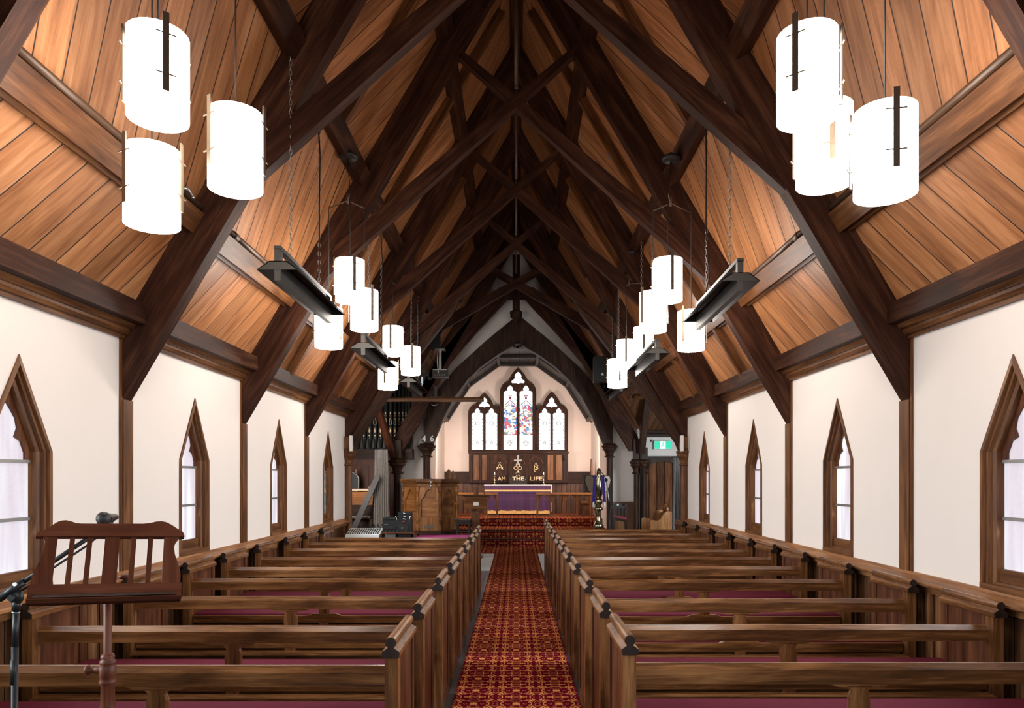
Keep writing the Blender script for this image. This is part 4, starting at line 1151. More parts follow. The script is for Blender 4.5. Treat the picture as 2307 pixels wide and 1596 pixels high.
# ------------------------------------------------------------------ pulpit
PX, PY, PR = -1.965, 16.35, .66
t = thing('pulpit', 'oak pulpit with arched panels and turned corner shafts', 'pulpit', (PX, PY, 0))
A0 = -PI/2+.05
ang = [A0+(k-3.5)*PI/4 for k in range(8)]
ang = [A0-PI/8+k*PI/4-PI for k in range(8)]
def oct_(r, z0, z1, mb, r2=None):
    r2 = r2 or r
    lo = [(PX+r*math.cos(a), PY+r*math.sin(a), z0) for a in ang]; hi = [(PX+r2*math.cos(a), PY+r2*math.sin(a), z1) for a in ang]
    for k in range(8):
        j = (k+1) % 8; L = (Vector(lo[k])-Vector(lo[j])).length; o = random.random()*20
        mb.face([lo[k], lo[j], hi[j], hi[k]], [(o, 0), (o+L, 0), (o+L, z1-z0), (o, z1-z0)])
    mb.face(hi, [(p[0], p[1]) for p in hi]); mb.face(lo[::-1], [(p[0], p[1]) for p in lo[::-1]])
mb = MB(); oct_(PR*.55, .0, .42, mb); oct_(PR*.62, .42, .5, mb, PR*.98); oct_(PR*1.02, .5, .56, mb); obj('base', mb, M['darkoak'], t)
mb = MB(); oct_(PR*.93, .56, 1.56, mb); obj('body', mb, M['oak'], t)
mb = MB(); oct_(PR*1.0, 1.53, 1.61, mb); oct_(PR*1.0, 1.61, 1.66, mb, PR*1.10); oct_(PR*1.12, 1.66, 1.725, mb); obj('book_ledge', mb, M['trim'], t)
for k in range(8):
    a0, a1 = ang[k], ang[(k+1) % 8]; am = (a0+a1)/2 if a1 > a0 else (a0+a1+2*PI)/2
    if math.sin(am) > .2: continue
    w = PR*.93*2*math.sin(PI/8); dpt = PR*.93*math.cos(PI/8)
    hw = w/2-.055
    outer = [(-w/2+.02, .58), (w/2-.02, .58), (w/2-.02, 1.53), (-w/2+.02, 1.53)]
    R = [(hw, .86), (hw, 1.24), (hw*.8, 1.30), (hw*.62, 1.33), (hw*.55, 1.38), (hw*.35, 1.44), (0, 1.51)]
    hole = [(x_, z_) for x_, z_ in R]+[(-x_, z_) for x_, z_ in R[::-1][1:]]
    pm = plate([outer, hole], -.045, .0)
    rot = Matrix.Translation((PX, PY, 0)) @ Matrix.Rotation(am+PI/2, 4, 'Z') @ Matrix.Translation((0, -dpt, 0))
    p = obj('arched_panel', pm.xform(rot), M['oak'], t)
    if abs(am+PI/2) < .4:
        m2 = MB(); m2.box(-.11, .11, -.052, -.044, .63, .71); obj('name_plaque', m2.xform(rot), M['bronze'], p)
for k in range(8):
    a = ang[k]
    if math.sin(a) > .4: continue
    x, y = PX+PR*.99*math.cos(a), PY+PR*.99*math.sin(a)
    mb = MB(); mb.lathe([(.03, .56), (.05, .58), (.05, .64), (.034, .66), (.034, .78), (.055, .80), (.055, .83), (.034, .85), (.034, 1.12), (.052, 1.14), (.056, 1.16), (.052, 1.18), (.034, 1.2), (.034, 1.42), (.05, 1.44), (.05, 1.47), (.04, 1.49), (.052, 1.51), (.052, 1.55), (.03, 1.56)], (x, y, 0), 12)
    obj('corner_shaft', mb, M['trim'] if k % 2 else M['oak'], t)
p = at(971, 1092, 15.60)
mb = MB(); mb.tube([(p.x-.02, p.y+.04, 1.73), (p.x, p.y, 1.735), (p.x+.005, p.y-.02, 1.66), (p.x, p.y-.02, 1.58)], .014, 8); mb.ball((p.x, p.y-.02, 1.57), .02, .02, .03)
obj('reading_lamp', mb, M['steel'], t)

# ------------------------------------------------------------------ small reading desk, stool
t = thing('reading_desk', 'small wooden reading desk with a white card on its front', 'lectern', (-.885, 15.5, 0))
mb = MB(); mb.box(-.97, -.80, 15.42, 15.58, .0, 1.0, 'z'); mb.box(-.95, -.74, 15.3, 15.7, 0, .05); obj('stem', mb, M['trim'], t)
mb = MB(); mb.box(-.955, -.865, 15.44, 15.56, 1.0, 1.13, 'z'); mb.box(-.93, -.83, 15.56, 15.6, 1.1, 1.54, 'z'); obj('upper_post', mb, M['trim'], t)
mb = MB()
mb.prism([(0, 1.07), (.03, 1.07), (.16, 1.345), (.13, 1.36)], lambda a, b, d: (d, 15.3+a, b), -1.12, -.635, 'd'); obj('board', mb, M['trim'], t)
mb = MB(); mb.box(-1.15, -.61, 15.40, 15.50, 1.345, 1.37); obj('ledge', mb, M['darkoak'], t)
mb = MB(); mb.prism([(-.004, 1.15), (0, 1.15), (.034, 1.222), (.03, 1.222)], lambda a, b, d: (d, 15.328+a, b), -.925, -.81); obj('white_card', mb, M['signwhite'] if False else M['linen'], t)
mb = MB(); mb.tube([(-.70, 15.46, 1.36), (-.70, 15.46, 1.48), (-.705, 15.45, 1.54), (-.715, 15.44, 1.55)], .006, 6); mb.ball((-.715, 15.44, 1.55), .014); obj('gooseneck_microphone', mb, M['black'], t)
t = thing('stool', 'dark stool with rails between pulpit and reading desk', 'stool', (-1.13, 15.35, 0))
mb = MB(); mb.box(-1.305, -.975, 15.18, 15.55, .80, .85); mb.box(-1.29, -.99, 15.2, 15.53, .75, .80); obj('seat', mb, M['capend'], t)
for xx in (-1.265, -1.015):
    for yy in (15.22, 15.51):
        mb = MB(); mb.box(xx-.02, xx+.02, yy-.02, yy+.02, 0, .75, 'z'); obj('leg', mb, M['capend'], t)
for zz in (.25, .42, .58):
    mb = MB(); mb.box(-1.265, -1.015, 15.21, 15.23, zz, zz+.03); obj('rail', mb, M['capend'], t)

# ------------------------------------------------------------------ mixing desk table and equipment
TZ = .752
t = thing('equipment_table', 'low table behind the front pew carrying the sound equipment', 'table', (-1.9, 11.8, 0))
mb = MB(); mb.box(-2.86, -.78, 11.62, 12.25, TZ-.03, TZ); obj('table_top', mb, M['darkoak'], t)
for xx in (-2.80, -.84):
    for yy in (11.67, 12.2):
        mb = MB(); mb.box(xx-.025, xx+.025, yy-.025, yy+.025, 0, TZ-.03, 'z'); obj('leg', mb, M['darkoak'], t)
mb = MB(); mb.box(-1.66, -.80, 11.66, 12.25, TZ+.001, TZ+.012)
tag(obj('table_cloth', mb, M['magenta']), 'magenta cloth on the equipment table', 'cloth')
t = thing('mixing_desk', 'white sound mixing desk with rows of knobs', 'mixer', (-2.50, 11.9, TZ))
mb = MB(); pr = [(0, 0), (.40, 0), (.40, .14), (.36, .14), (.06, .055), (0, .05)]
mb.prism(pr, lambda p, q, d: (d, 11.70+p, TZ+q), -2.82, -2.26, 'd'); obj('body', mb, M['white'], t)
mb = MB()
for i in range(14):
    for j in range(4):
        q = .09+.065*j; zz = TZ+.055+(q-.06)*.283
        mb.lathe([(.011, 0), (.009, .022), (0, .024)], (-2.79+i*.038, 11.70+q, zz), 6)
o = obj('knobs', mb, M['black'], t); o['kind'] = 'stuff'
mb = MB()
for i in range(9):
    xx = -2.7+i*.055
    mb.tube([(xx, 12.07, TZ+.13), (xx+.01, 12.1, TZ+.18), (xx+.05*math.sin(i*2.1), 12.16, TZ+.2), (xx+.03, 12.2, TZ+.1), (xx+.03, 12.22, TZ+.02)], .006, 5)
obj('plugged_cables', mb, M['black'], t)
t = thing('equipment_shelf', 'low dark red wooden shelf under the black audio units', 'shelf', (-1.98, 11.9, TZ))
mb = MB(); mb.box(-2.24, -1.68, 11.72, 12.1, TZ+.075, TZ+.095); obj('shelf_top', mb, M['pewred'], t)
for a in (-2.24, -1.70):
    mb = MB(); mb.box(a, a+.02, 11.72, 12.1, TZ, TZ+.075); obj('side_panel', mb, M['pewred'], t)
mb = MB(); mb.box(-2.17, -2.0, 11.76, 12.0, TZ+.002, TZ+.06)
tag(obj('small_box', mb, M['greyblue']), 'small blue grey box inside the low shelf', 'box')
mb = MB(); mb.box(-1.96, -1.74, 11.76, 12.0, TZ+.002, TZ+.055)
tag(obj('power_unit', mb, M['black']), 'black power unit inside the low shelf', 'power unit')
zt = TZ+.096
t = thing('cassette_deck', 'wide black cassette deck on the low shelf', 'audio unit', (-1.98, 11.9, zt))
mb = MB(); mb.box(-2.21, -1.75, 11.76, 12.06, zt, zt+.19); obj('casing', mb, M['black'], t)
mb = MB(); mb.box(-1.95, -1.80, 11.752, 11.76, zt+.03, zt+.11); mb.box(-2.2, -2.0, 11.752, 11.76, zt+.05, zt+.09); obj('cassette_door', mb, M['iron'], t)
mb = MB(); mb.box(-1.90, -1.875, 11.748, 11.752, zt+.065, zt+.075); mb.box(-2.19, -2.12, 11.755, 11.76, zt+.125, zt+.13)
for i in range(6): mb.box(-2.17+i*.065, -2.15+i*.065, 11.752, 11.76, zt+.015, zt+.025)
obj('button_row', mb, M['steel'], t)
t = thing('radio_receiver', 'slim black receiver stacked on the cassette deck', 'audio unit', (-2.08, 11.9, zt+.191))
mb = MB(); mb.box(-2.21, -2.0, 11.77, 12.05, zt+.191, zt+.24); obj('casing', mb, M['black'], t)
mb = MB()
for i in range(4): mb.lathe([(0, -.014), (.012, -.012), (.013, 0)], (-2.185+i*.052, 11.77, zt+.215), 10, 'y')
obj('knob', mb, M['iron'], t)
t = thing('wireless_receiver_stack', 'stack of small black units with white cables, highest of the equipment', 'audio unit', (-1.87, 11.9, zt+.191))
for i in range(3):
    mb = MB(); mb.box(-1.965, -1.755, 11.78, 12.02, zt+.191+i*.048, zt+.191+i*.048+.043); obj('unit', mb, M['black'], t)
    mb = MB(); mb.tube([(-1.87, 11.77, zt+.22+i*.048), (-1.85, 11.765, zt+.215+i*.048), (-1.83, 11.77, zt+.205+i*.048)], .006, 5); obj('white_lead', mb, M['white'], t)
for xx in (-1.975, -1.775):
    mb = MB(); mb.tube([(xx, 11.768, zt+.195), (xx-.02*(1 if xx < -1.9 else -1), 11.765, zt+.265)], .005, 5); obj('antenna', mb, M['white'], t)
mb = MB(); mb.box(-1.885, -1.845, 11.752, 11.757, zt+.165, zt+.18); obj('red_light', mb, M['redbook'], t)
# ------------------------------------------------------------------ organ with its pipes, console
t = thing('pipe_organ', 'pipe organ with stencilled grey pipes and dark case', 'organ', (-3.5, 17.5, 0))
mb = MB(); mb.box(-4.6, -2.55, 17.35, 17.75, 2.36, 2.46); mb.box(-4.6, -2.55, 17.42, 17.75, 2.2, 2.36); obj('pipe_rail', mb, M['darkoak'], t)
mb = MB(); mb.box(-4.6, -2.95, 17.46, 17.74, 0, 2.2, 'z')
obj('case', mb, M['redwood'], t)
for a, b in ((-4.08, -3.62), (-3.55, -3.1)):
    mb = MB(); mb.box(a, b, 17.43, 17.47, 1.15, 2.05, 'z'); obj('case_panel', mb, M['redwood'], t)
mb = MB(); mb.box(-4.6, -2.57, 17.62, 17.64, 2.46, 4.6, 'z'); mb.box(-2.57, -2.36, 17.62, 17.64, E+1.7, 4.4, 'z'); obj('back_board', mb, M['capend'], t)
PX_ = [(-4.05, .055), (-3.90, .055), (-3.755, .055), (-3.615, .055), (-3.48, .054), (-3.345, .053), (-3.22, .05), (-3.10, .045), (-2.985, .042), (-2.885, .040), (-2.795, .038), (-2.715, .036), (-2.645, .034)]
for i, (x, r) in enumerate(PX_):
    z0 = 2.46; top = 4.25-.05*abs(i-7)
    mb = MB(); mb.lathe([(0, z0), (r*.35, z0), (r*.95, z0+.25), (r*1.05, z0+.26), (r, z0+.28), (r, top), (r*.85, top)], (x, 17.53, 0), 14)
    p = obj('organ_pipe', mb, M['pipe'], t)
    y = 17.53-r-.004; g = MB()
    def dia(zc, w, h):
        o = [(0, -h), (w*.6, -h*.3), (w, h*.25), (w*.45, h*.55), (0, h)]
        loop = [(x+a, zc+b) for a, b in o]+[(x-a, zc+b) for a, b in o[::-1][1:-1]]
        g.prism(loop, lambda a, b, d: (a, y+abs(a-x)**2/(2*r)+d, b), -.001, .002)
    dia(z0+.33, r*.5, .022); dia(z0+.44, r*.62, .05)
    for s in (-1, 1):
        g.tube([(x, y, z0+.50), (x+s*r*.5, y+r*.13, z0+.53)], .006, 5)
        g.tube([(x+s*r*.25, y+r*.03, z0+.59), (x+s*r*.6, y+r*.2, z0+.62), (x+s*r*.5, y+r*.14, z0+.70), (x+s*r*.1, y+.001, z0+.77)], .009, 5)
        g.tube([(x, y, z0+.80), (x+s*r*.45, y+r*.1, z0+.84)], .006, 5)
    dia(z0+.88, r*.35, .04)
    obj('gold_stencil', g, M['gold'], p)
    m2 = MB(); m2.lathe([(r*1.02, z0+.54), (r*1.03, z0+.545), (r*1.03, z0+.572), (r*1.02, z0+.58)], (x, 17.53, 0), 14); obj('mouth', m2, M['black'], p)
t = thing('organ_console', 'organ console with lit golden music desk', 'organ console', (-3.72, 16.5, 0))
mb = MB(); mb.box(-4.3, -3.36, 16.55, 17.0, 0, 1.12); obj('body', mb, M['darkoak'], t)
mb = MB(); mb.prism([(0, 1.12), (.03, 1.12), (.12, 1.42), (.09, 1.42)], lambda a, b, d: (d, 16.6+a, b), -4.3, -3.36, 'd'); obj('music_desk', mb, M['oak'], t)
mb = MB(); mb.box(-4.3, -3.36, 16.52, 16.62, 1.47, 1.50); mb.box(-3.45, -3.36, 16.52, 16.62, 1.47, 1.55); obj('lamp_canopy', mb, M['oak'], t)
mb = MB(); mb.box(-4.25, -3.45, 16.545, 16.58, 1.462, 1.469); obj('lamp_tube', mb, M['organlamp'], t)
mb = MB(); mb.box(-4.2, -3.35, 16.3, 16.55, .80, .84); obj('keyboard_shelf', mb, M['darkoak'], t)
mb = MB()
for i in range(30): mb.box(-4.18+i*.027, -4.156+i*.027, 16.31, 16.45, .84, .855)
o = obj('white_keys', mb, M['linen'], t); o['kind'] = 'stuff'
for xx in (-4.2, -3.34):
    mb = MB(); mb.box(xx-.03, xx+.03, 16.32, 16.38, 0, .8, 'z'); obj('leg', mb, M['darkoak'], t)
mb = MB(); mb.beam((-3.66, 15.9, .55), (-3.12, 16.0, 1.78), .12, .06, (0, -1, 0))
tag(obj('diagonal_strut', mb, M['capend']), 'dark diagonal strut in front of the organ console', 'strut')
t = thing('mirror', 'rounded wall mirror half hidden by the column at the organ', 'mirror', (-3.92, 16.9, 1.65))
mb = MB(); rim = [(-3.99+.24*max(-1, min(1, 1.15*math.cos(a))), 16.9, 1.62+.25*max(-1, min(1, 1.1*math.sin(a)))) for a in [2*PI*k/28 for k in range(28)]]
mb.tube(rim, .016, 6, True); obj('frame', mb, M['steel'], t)
mb = MB(); mb.face([(p[0], 16.905, p[2]) for p in rim], [(p[0], p[2]) for p in rim]); obj('glass', mb, M['black'], t)
mb = MB(); mb.box(-3.84, -3.79, 16.9, 16.94, 1.86, 1.95, 'z'); obj('hanger', mb, M['oak'], t)

# curtains
def curtain(name, label, x0, x1, y, z0, z1, mat, folds, spread=1.12, dy=0.0):
    tt = thing(name, label, 'curtain', ((x0+x1)/2, y, z1))
    mb = MB(); n = folds*10; c = (x0+x1)/2
    def P(i, j):
        q = i/n; f = j/12; w = .86+(spread-.86)*min(1, f*1.3)
        x = c+(x0+(x1-x0)*q-c)*w; ph = q*folds*2*PI+.5*math.sin(q*9)+.15*math.sin(f*3+q*5)
        return (x+.01*math.sin(ph*2), y+dy*q+(.018+.032*min(1, f*2))*math.sin(ph), z1+(z0-z1)*f)
    for i in range(n):
        for j in range(12):
            mb.face([P(i, j), P(i+1, j), P(i+1, j+1), P(i, j+1)], [(i/n, j/12), ((i+1)/n, j/12), ((i+1)/n, (j+1)/12), (i/n, (j+1)/12)], True)
    obj('pleated_cloth', mb, mat, tt)
    mb = MB(); mb.tube([(x0-.03, y-.01, z1+.012), (x1+.03, y+dy-.01, z1+.012)], .012, 8); obj('curtain_rail', mb, M['iron'], tt)
curtain('curtain', 'grey pleated curtain drawn beside the organ console', -3.26, -2.92, 16.25, .06, 2.40, M['grey'], 7)
curtain('curtain', 'narrow grey blue curtain beside the plank door', 2.88, 3.04, 13.05, .06, 2.12, M['greyblue'], 3, 1.25, .1)

# white column loudspeakers
for x, lab in ((-2.86, 'mixing desk side'), (2.87, 'exit sign side')):
    mb = MB(); mb.box(x-.025, x+.025, 12.28, 12.34, E+.47, E+.74, 'z')
    tag(obj('column_loudspeaker', mb, M['white']), 'slim white loudspeaker above a column capital, '+lab, 'loudspeaker', 'slim white loudspeakers')

# ------------------------------------------------------------------ hymn numbers, projector, screen case, loudspeaker
for ch, px in (('4', 955), ('6', 973)):
    p = at(px, 989, 17.8)
    t = thing('hymn_number', 'number card reading %s on the arch post' % ch, 'number', p, 'hymn numbers')
    mb = MB(); mb.box(p.x-.065, p.x+.065, 17.835, 17.855, p.z-.08, p.z+.08); obj('card', mb, M['capend'], t)
    tm = text_mb(ch, .20, .003); tm.v = [(v[0]+p.x, v[1]+17.83, v[2]+p.z-.0) for v in tm.v]; obj('numeral', tm, M['linen'], t)
p = at(991, 841, 14.6)
t = thing('projector', 'ceiling projector hanging on a metal pole', 'projector', (p.x, p.y, p.z))
mb = MB(); mb.box(p.x-.16, p.x+.16, p.y-.02, p.y+.28, p.z-.085, p.z+.085); obj('casing', mb, M['iron'], t, .015)
mb = MB(); mb.box(p.x-.14, p.x+.14, p.y-.026, p.y-.02, p.z+.06, p.z+.075); mb.box(p.x-.165, p.x+.165, p.y-.024, p.y-.02, p.z-.088, p.z-.078)
for i in range(7): mb.box(p.x-.12+i*.035, p.x-.105+i*.035, p.y-.025, p.y-.02, p.z-.05, p.z-.03)
obj('socket_panel', mb, M['steel'], t)
mb = MB(); mb.box(p.x-.03, p.x+.02, p.y+.1, p.y+.15, p.z+.08, p.z+.50, 'z'); mb.box(p.x-.10, p.x+.10, p.y+.02, p.y+.22, p.z+.49, p.z+.505); obj('pole', mb, M['steel'], t)
mb = MB(); mb.tube([(p.x-.05, p.y+.08, p.z+.47), (p.x-.06, p.y+.07, p.z+.25), (p.x-.04, p.y, p.z+.1), (p.x-.03, p.y-.03, p.z)], .01, 6); obj('cable', mb, M['white'], t)
mb = MB(); mb.box(p.x-.19, p.x-.0, p.y+.0, p.y+.2, p.z+.51, p.z+.80); obj('mounting_box', mb, M['black'], t)
a, b = at(866, 901, 15.9), at(1090, 903, 15.9)
t = thing('screen_case', 'long thin roll up screen case hung across the arch', 'screen case', (a.x, a.y, a.z))
mb = MB(); mb.prism([(-.05, -.045), (.05, -.045), (.055, .02), (.03, .05), (-.03, .05), (-.055, .02)], lambda p_, q_, d: (d, 15.9+p_, a.z+q_), a.x, b.x, 'd'); obj('case', mb, M['trim'], t)
mb = MB(); mb.tube([(at(979, 911, 15.9).x+.06*math.cos(q), 15.87, at(979, 911, 15.9).z+.035*math.sin(q)) for q in [PI+PI*k/8 for k in range(9)]], .007, 6); obj('pull_handle', mb, M['steel'], t)
q = at(981, 892, 15.9); mb = MB(); mb.box(q.x-.03, q.x+.03, 15.88, 15.93, q.z-.04, q.z+.22, 'z'); mb.box(q.x-.12, q.x+.14, 15.86, 15.94, q.z-.045, q.z-.02); obj('hanger', mb, M['iron'], t)
p = at(1356, 829, 15.3)
t = thing('loudspeaker', 'black loudspeaker with a white warning triangle on the roof timbers', 'loudspeaker', p)
mb = MB(); mb.box(p.x-.17, p.x+.17, p.y, p.y+.26, p.z-.30, p.z+.26, 'z'); obj('cabinet', mb, M['iron'], t, .01)
q = at(1357.5, 843, 15.29); o = [(-.036, -.026), (.036, -.026), (0, .036)]
mb = MB(); mb.prism([(q.x+a_, q.z+b_) for a_, b_ in o], lambda a_, b_, d: (a_, p.y-.004+d, b_), 0, .003); obj('warning_triangle', mb, M['white'], t)
mb = MB(); mb.tube([(q.x-.02, p.y+.05, p.z-.30), (q.x-.02, p.y+.05, p.z-.42), (q.x+.04, p.y+.05, p.z-.42), (q.x+.04, p.y+.02, p.z-.36)], .012, 6); obj('bracket', mb, M['iron'], t)
p = at(955, 846, 14.9)
t = thing('camera', 'small black camera on a wall arm below the projector', 'camera', p)
mb = MB(); mb.box(p.x-.10, p.x+.10, p.y, p.y+.06, p.z-.02, p.z+.05); obj('arm', mb, M['iron'], t)
mb = MB(); mb.ball((p.x+.12, p.y, p.z-.06), .05); mb.cyl((p.x+.12, p.y-.06, p.z-.06), .025, 0, .03, 12, 'y'); obj('camera_body', mb, M['black'], t)
p = at(1166, 779, 17.75)
t = thing('arch_spotlight', 'small twin spotlight at the top of the chancel arch', 'spotlight', p)
mb = MB(); mb.box(p.x-.12, p.x+.12, p.y-.02, p.y+.02, p.z+.03, p.z+.06); obj('bar', mb, M['iron'], t)
for s in (-1, 1):
    mb = MB(); mb.cyl((p.x+s*.08, p.y-.02, p.z-.01), .04, -.03, .09, 12, 'y'); obj('spot_head', mb, M['iron'], t)

# ------------------------------------------------------------------ brass eagle lectern
LX, LY = (1348-1163)*15.6/F, 15.6
t = thing('eagle_lectern', 'polished brass eagle lectern on a turned column', 'lectern', (LX, LY, 0))
mb = MB(); mb.lathe([(0, 0), (.24, 0), (.24, .06), (.18, .10), (.12, .16), (.07, .22), (.055, .26), (.05, .62), (.08, .64), (.13, .69), (.10, .73), (.085, .77), (.06, .80), (.055, 1.02), (.10, 1.05), (.115, 1.08), (.09, 1.10), (.06, 1.13), (.07, 1.16), (0, 1.16)], (LX, LY, 0), 20); obj('column', mb, M['brass'], t)
mb = MB(); mb.ball((LX, LY, 1.23), .10); obj('orb', mb, M['brass'], t)
mb = MB()
mb.tube([(LX, LY+.03, 1.28), (LX, LY, 1.42), (LX, LY-.03, 1.58), (LX, LY-.04, 1.70), (LX, LY-.06, 1.79), (LX, LY-.10, 1.87)], [.06, .10, .115, .09, .055, .045], 14)
mb.ball((LX, LY-.12, 1.90), .05, .065, .05)
obj('eagle_body', mb, M['brass'], t)
mb = MB(); mb.tube([(LX, LY-.17, 1.90), (LX, LY-.21, 1.88), (LX, LY-.22, 1.84)], [.025, .016, .006], 8); obj('beak', mb, M['brass'], t)
for s in (-1, 1):
    mb = MB(); o = [(.05, 1.62), (.09, 1.72), (.17, 1.80), (.25, 1.79), (.28, 1.70), (.25, 1.58), (.20, 1.46), (.14, 1.42), (.08, 1.48)]
    mb.prism([(LX+s*a_, b_) for a_, b_ in o], lambda a_, b_, d: (a_, LY+.02+d+abs(a_-LX)*.35, b_), -.02, .02); obj('wing', mb, M['bronze'], t)
mb = MB()
for s in (-1, 1): mb.tube([(LX+s*.04, LY, 1.32), (LX+s*.05, LY-.06, 1.25)], .018, 6)
obj('claws', mb, M['brass'], t)
t = thing('bible', 'large black book resting on the brass eagle', 'book', (LX-.1, LY+.16, 1.6))
mb = MB(); mb.prism([(0, 1.44), (.05, 1.43), (.11, 1.79), (.06, 1.81)], lambda a_, b_, d: (d, LY+.16+a_, b_), LX-.31, LX+.22, 'd'); obj('cover', mb, M['black'], t)
mb = MB(); mb.prism([(.05, 1.46), (.08, 1.45), (.14, 1.78), (.11, 1.79)], lambda a_, b_, d: (d, LY+.16+a_, b_), LX-.29, LX+.20, 'd'); obj('pages', mb, M['linen'], t)
for s, lab in ((-1, 'towards the altar rail'), (1, 'towards the microphone stand')):
    x = LX+s*.10-.005
    t = thing('bookmark_ribbon', 'violet ribbon with white tassel hanging %s' % lab, 'ribbon', (x, LY-.15, 1.8), 'violet bookmark ribbons')
    mb = MB(); mb.prism([(x-.028-s*.015, 1.80), (x+.03-s*.015, 1.80), (x+.035+s*.02, 1.22), (x-.03+s*.02, 1.22)], lambda a_, b_, d: (a_, LY-.16+d, b_), 0, .006); obj('band', mb, M['violet'], t)
    mb = MB(); mb.lathe([(0, .0), (.034, .0), (.022, .10), (.012, .115), (0, .12)], (x+s*.02, LY-.155, 1.11), 10); obj('tassel', mb, M['linen'], t)
t = thing('microphone_stand', 'black microphone stand with chrome boom beside the brass eagle', 'microphone stand', (1.985, 15.1, 0))
mb = MB(); mb.tube([(1.985, 15.1, .02), (1.985, 15.1, 1.25)], .017, 8); mb.lathe([(0, 0), (.14, 0), (.14, .02), (.02, .04)], (1.985, 15.1, 0), 16); obj('pole', mb, M['black'], t)
a, b = at(1366, 1082, 15.1), at(1377, 1168, 15.1)
mb = MB(); mb.tube([a, b], .011, 8); obj('boom', mb, M['steel'], t)
mb = MB(); c = at(1349, 1058, 15.05); mb.tube([a, a+Vector((-.03, 0, .07)), a+Vector((-.10, 0, .16)), c+Vector((.03, 0, -.0)), c], .007, 6); mb.ball(c, .03); mb.ball(a, .035); obj('gooseneck', mb, M['black'], t)

# dark chair, stand with red book, oak settle
CXR, CYR = (1392-1163)*16.7/F, 16.7
t = thing('slatted_chair', 'dark chair with slatted back and round white emblem', 'chair', (CXR, CYR, 0))
z0 = .62
mb = MB()
top = [(-.20, 1.03), (.20, 1.03), (.20, 1.07), (.12, 1.09), (.06, 1.16), (0, 1.175), (-.06, 1.16), (-.12, 1.09), (-.20, 1.07)]
mb.prism([(CXR+a_, b_) for a_, b_ in top], lambda a_, b_, d: (a_, CYR+d, b_), 0, .035); obj('top_rail', mb, M['capend'], t)
for xx in (-.195, .195):
    mb = MB(); mb.box(CXR+xx-.02, CXR+xx+.02, CYR, CYR+.04, 0, 1.13 if xx > 0 else 1.08, 'z'); obj('back_post', mb, M['capend'], t)
for xx in (-.11, -.04, .04, .11):
    mb = MB(); mb.box(CXR+xx-.018, CXR+xx+.018, CYR+.008, CYR+.026, .5, 1.04, 'z'); obj('slat', mb, M['capend'], t)
mb = MB(); mb.cyl((CXR, CYR, 1.115), .024, -.006, 0, 16, 'y'); obj('emblem', mb, M['white'], t)
mb = MB(); mb.box(CXR-.22, CXR+.22, CYR-.40, CYR+.03, .44, .50); obj('seat', mb, M['cushion'], t)
for xx in (-.19, .19):
    mb = MB(); mb.box(CXR+xx-.02, CXR+xx+.02, CYR-.39, CYR-.35, 0, .44, 'z'); obj('front_leg', mb, M['capend'], t)
p = at(1396, 1170, 15.9)
t = thing('book_stand', 'small dark wooden stand in front of the slatted chair', 'stand', (p.x, p.y, 0))
mb = MB(); mb.box(p.x-.10, p.x+.10, p.y-.02, p.y+.10, 0, p.z-.03, 'z'); mb.box(p.x-.18, p.x+.18, p.y-.15, p.y+.2, 0, .04); obj('post', mb, M['trim'], t)
mb = MB(); mb.prism([(-.14, .035), (.16, -.03), (.165, -.01), (-.135, .055)], lambda a_, b_, d: (p.x+a_, p.y+d, p.z+b_), -.1, .16, (1, 0)); obj('sloping_top', mb, M['darkoak'], t)
mb = MB(); mb.prism([(-.12, .052), (.14, -.003), (.15, .035), (-.105, .095)], lambda a_, b_, d: (p.x+a_, p.y+d, p.z+b_), -.08, .13, (1, 0))
tag(obj('red_book', mb, M['redbook']), 'red book lying on the sloping stand', 'book')
t = thing('settle', 'light oak settle with scrolled ends by the plank door', 'bench', (2.95, 15.4, 0))
def send(x0, x1, zt, y, n):
    w = x1-x0
    o = [(0, .0), (1, 0), (1, 1.0), (.95, 1.03), (.80, 1.03), (.70, .99), (.62, .90), (.55, .78), (.48, .67), (.38, .60), (.28, .585), (.18, .62), (.08, .625), (.0, .59)]
    m = MB(); m.prism([(x0+a_*w, zt*(b_ if b_ < .5 else 1-(1-b_)*.43)) for a_, b_ in o], lambda a_, b_, d: (a_, y+d, b_), 0, .04, (0, 1)); return m
p0, p1 = at(1464, 1195, 14.9), at(1514, 1150, 14.9)
obj('side_panel', send(p0.x, p1.x, 1.03, 14.9, 0), M['oak'], t); obj('side_panel', send(p0.x-.02, p1.x-.02, 1.03, 15.75, 1), M['oak'], t)
mb = MB(); mb.box(p1.x-.05, p1.x-.015, 14.94, 15.75, .38, 1.0, 'y'); obj('backrest', mb, M['oak'], t)
mb = MB(); mb.box(p0.x+.02, p1.x-.05, 14.94, 15.75, .40, .44, 'y'); obj('seat', mb, M['oak'], t)
mb = MB(); mb.box(p0.x+.03, p1.x-.06, 14.95, 15.74, .441, .49, 'y'); obj('seat_cushion', mb, M['cushion'], t)
mb = MB(); cx = p1.x-.035
rs = [(.20*math.cos(a_)*(1+.12*math.cos(5*a_)), 1.0+.17*math.sin(a_)*(1+.12*math.cos(5*a_))) for a_ in [PI*k/16 for k in range(17)]]
mb.prism(rs, lambda a_, b_, d: (cx+d, 15.35+a_, b_), -.02, .02, (1, 0)); mb.ball((cx-.03, 15.35, 1.08), .03, .07, .07); obj('carved_crest', mb, M['oak'], t)

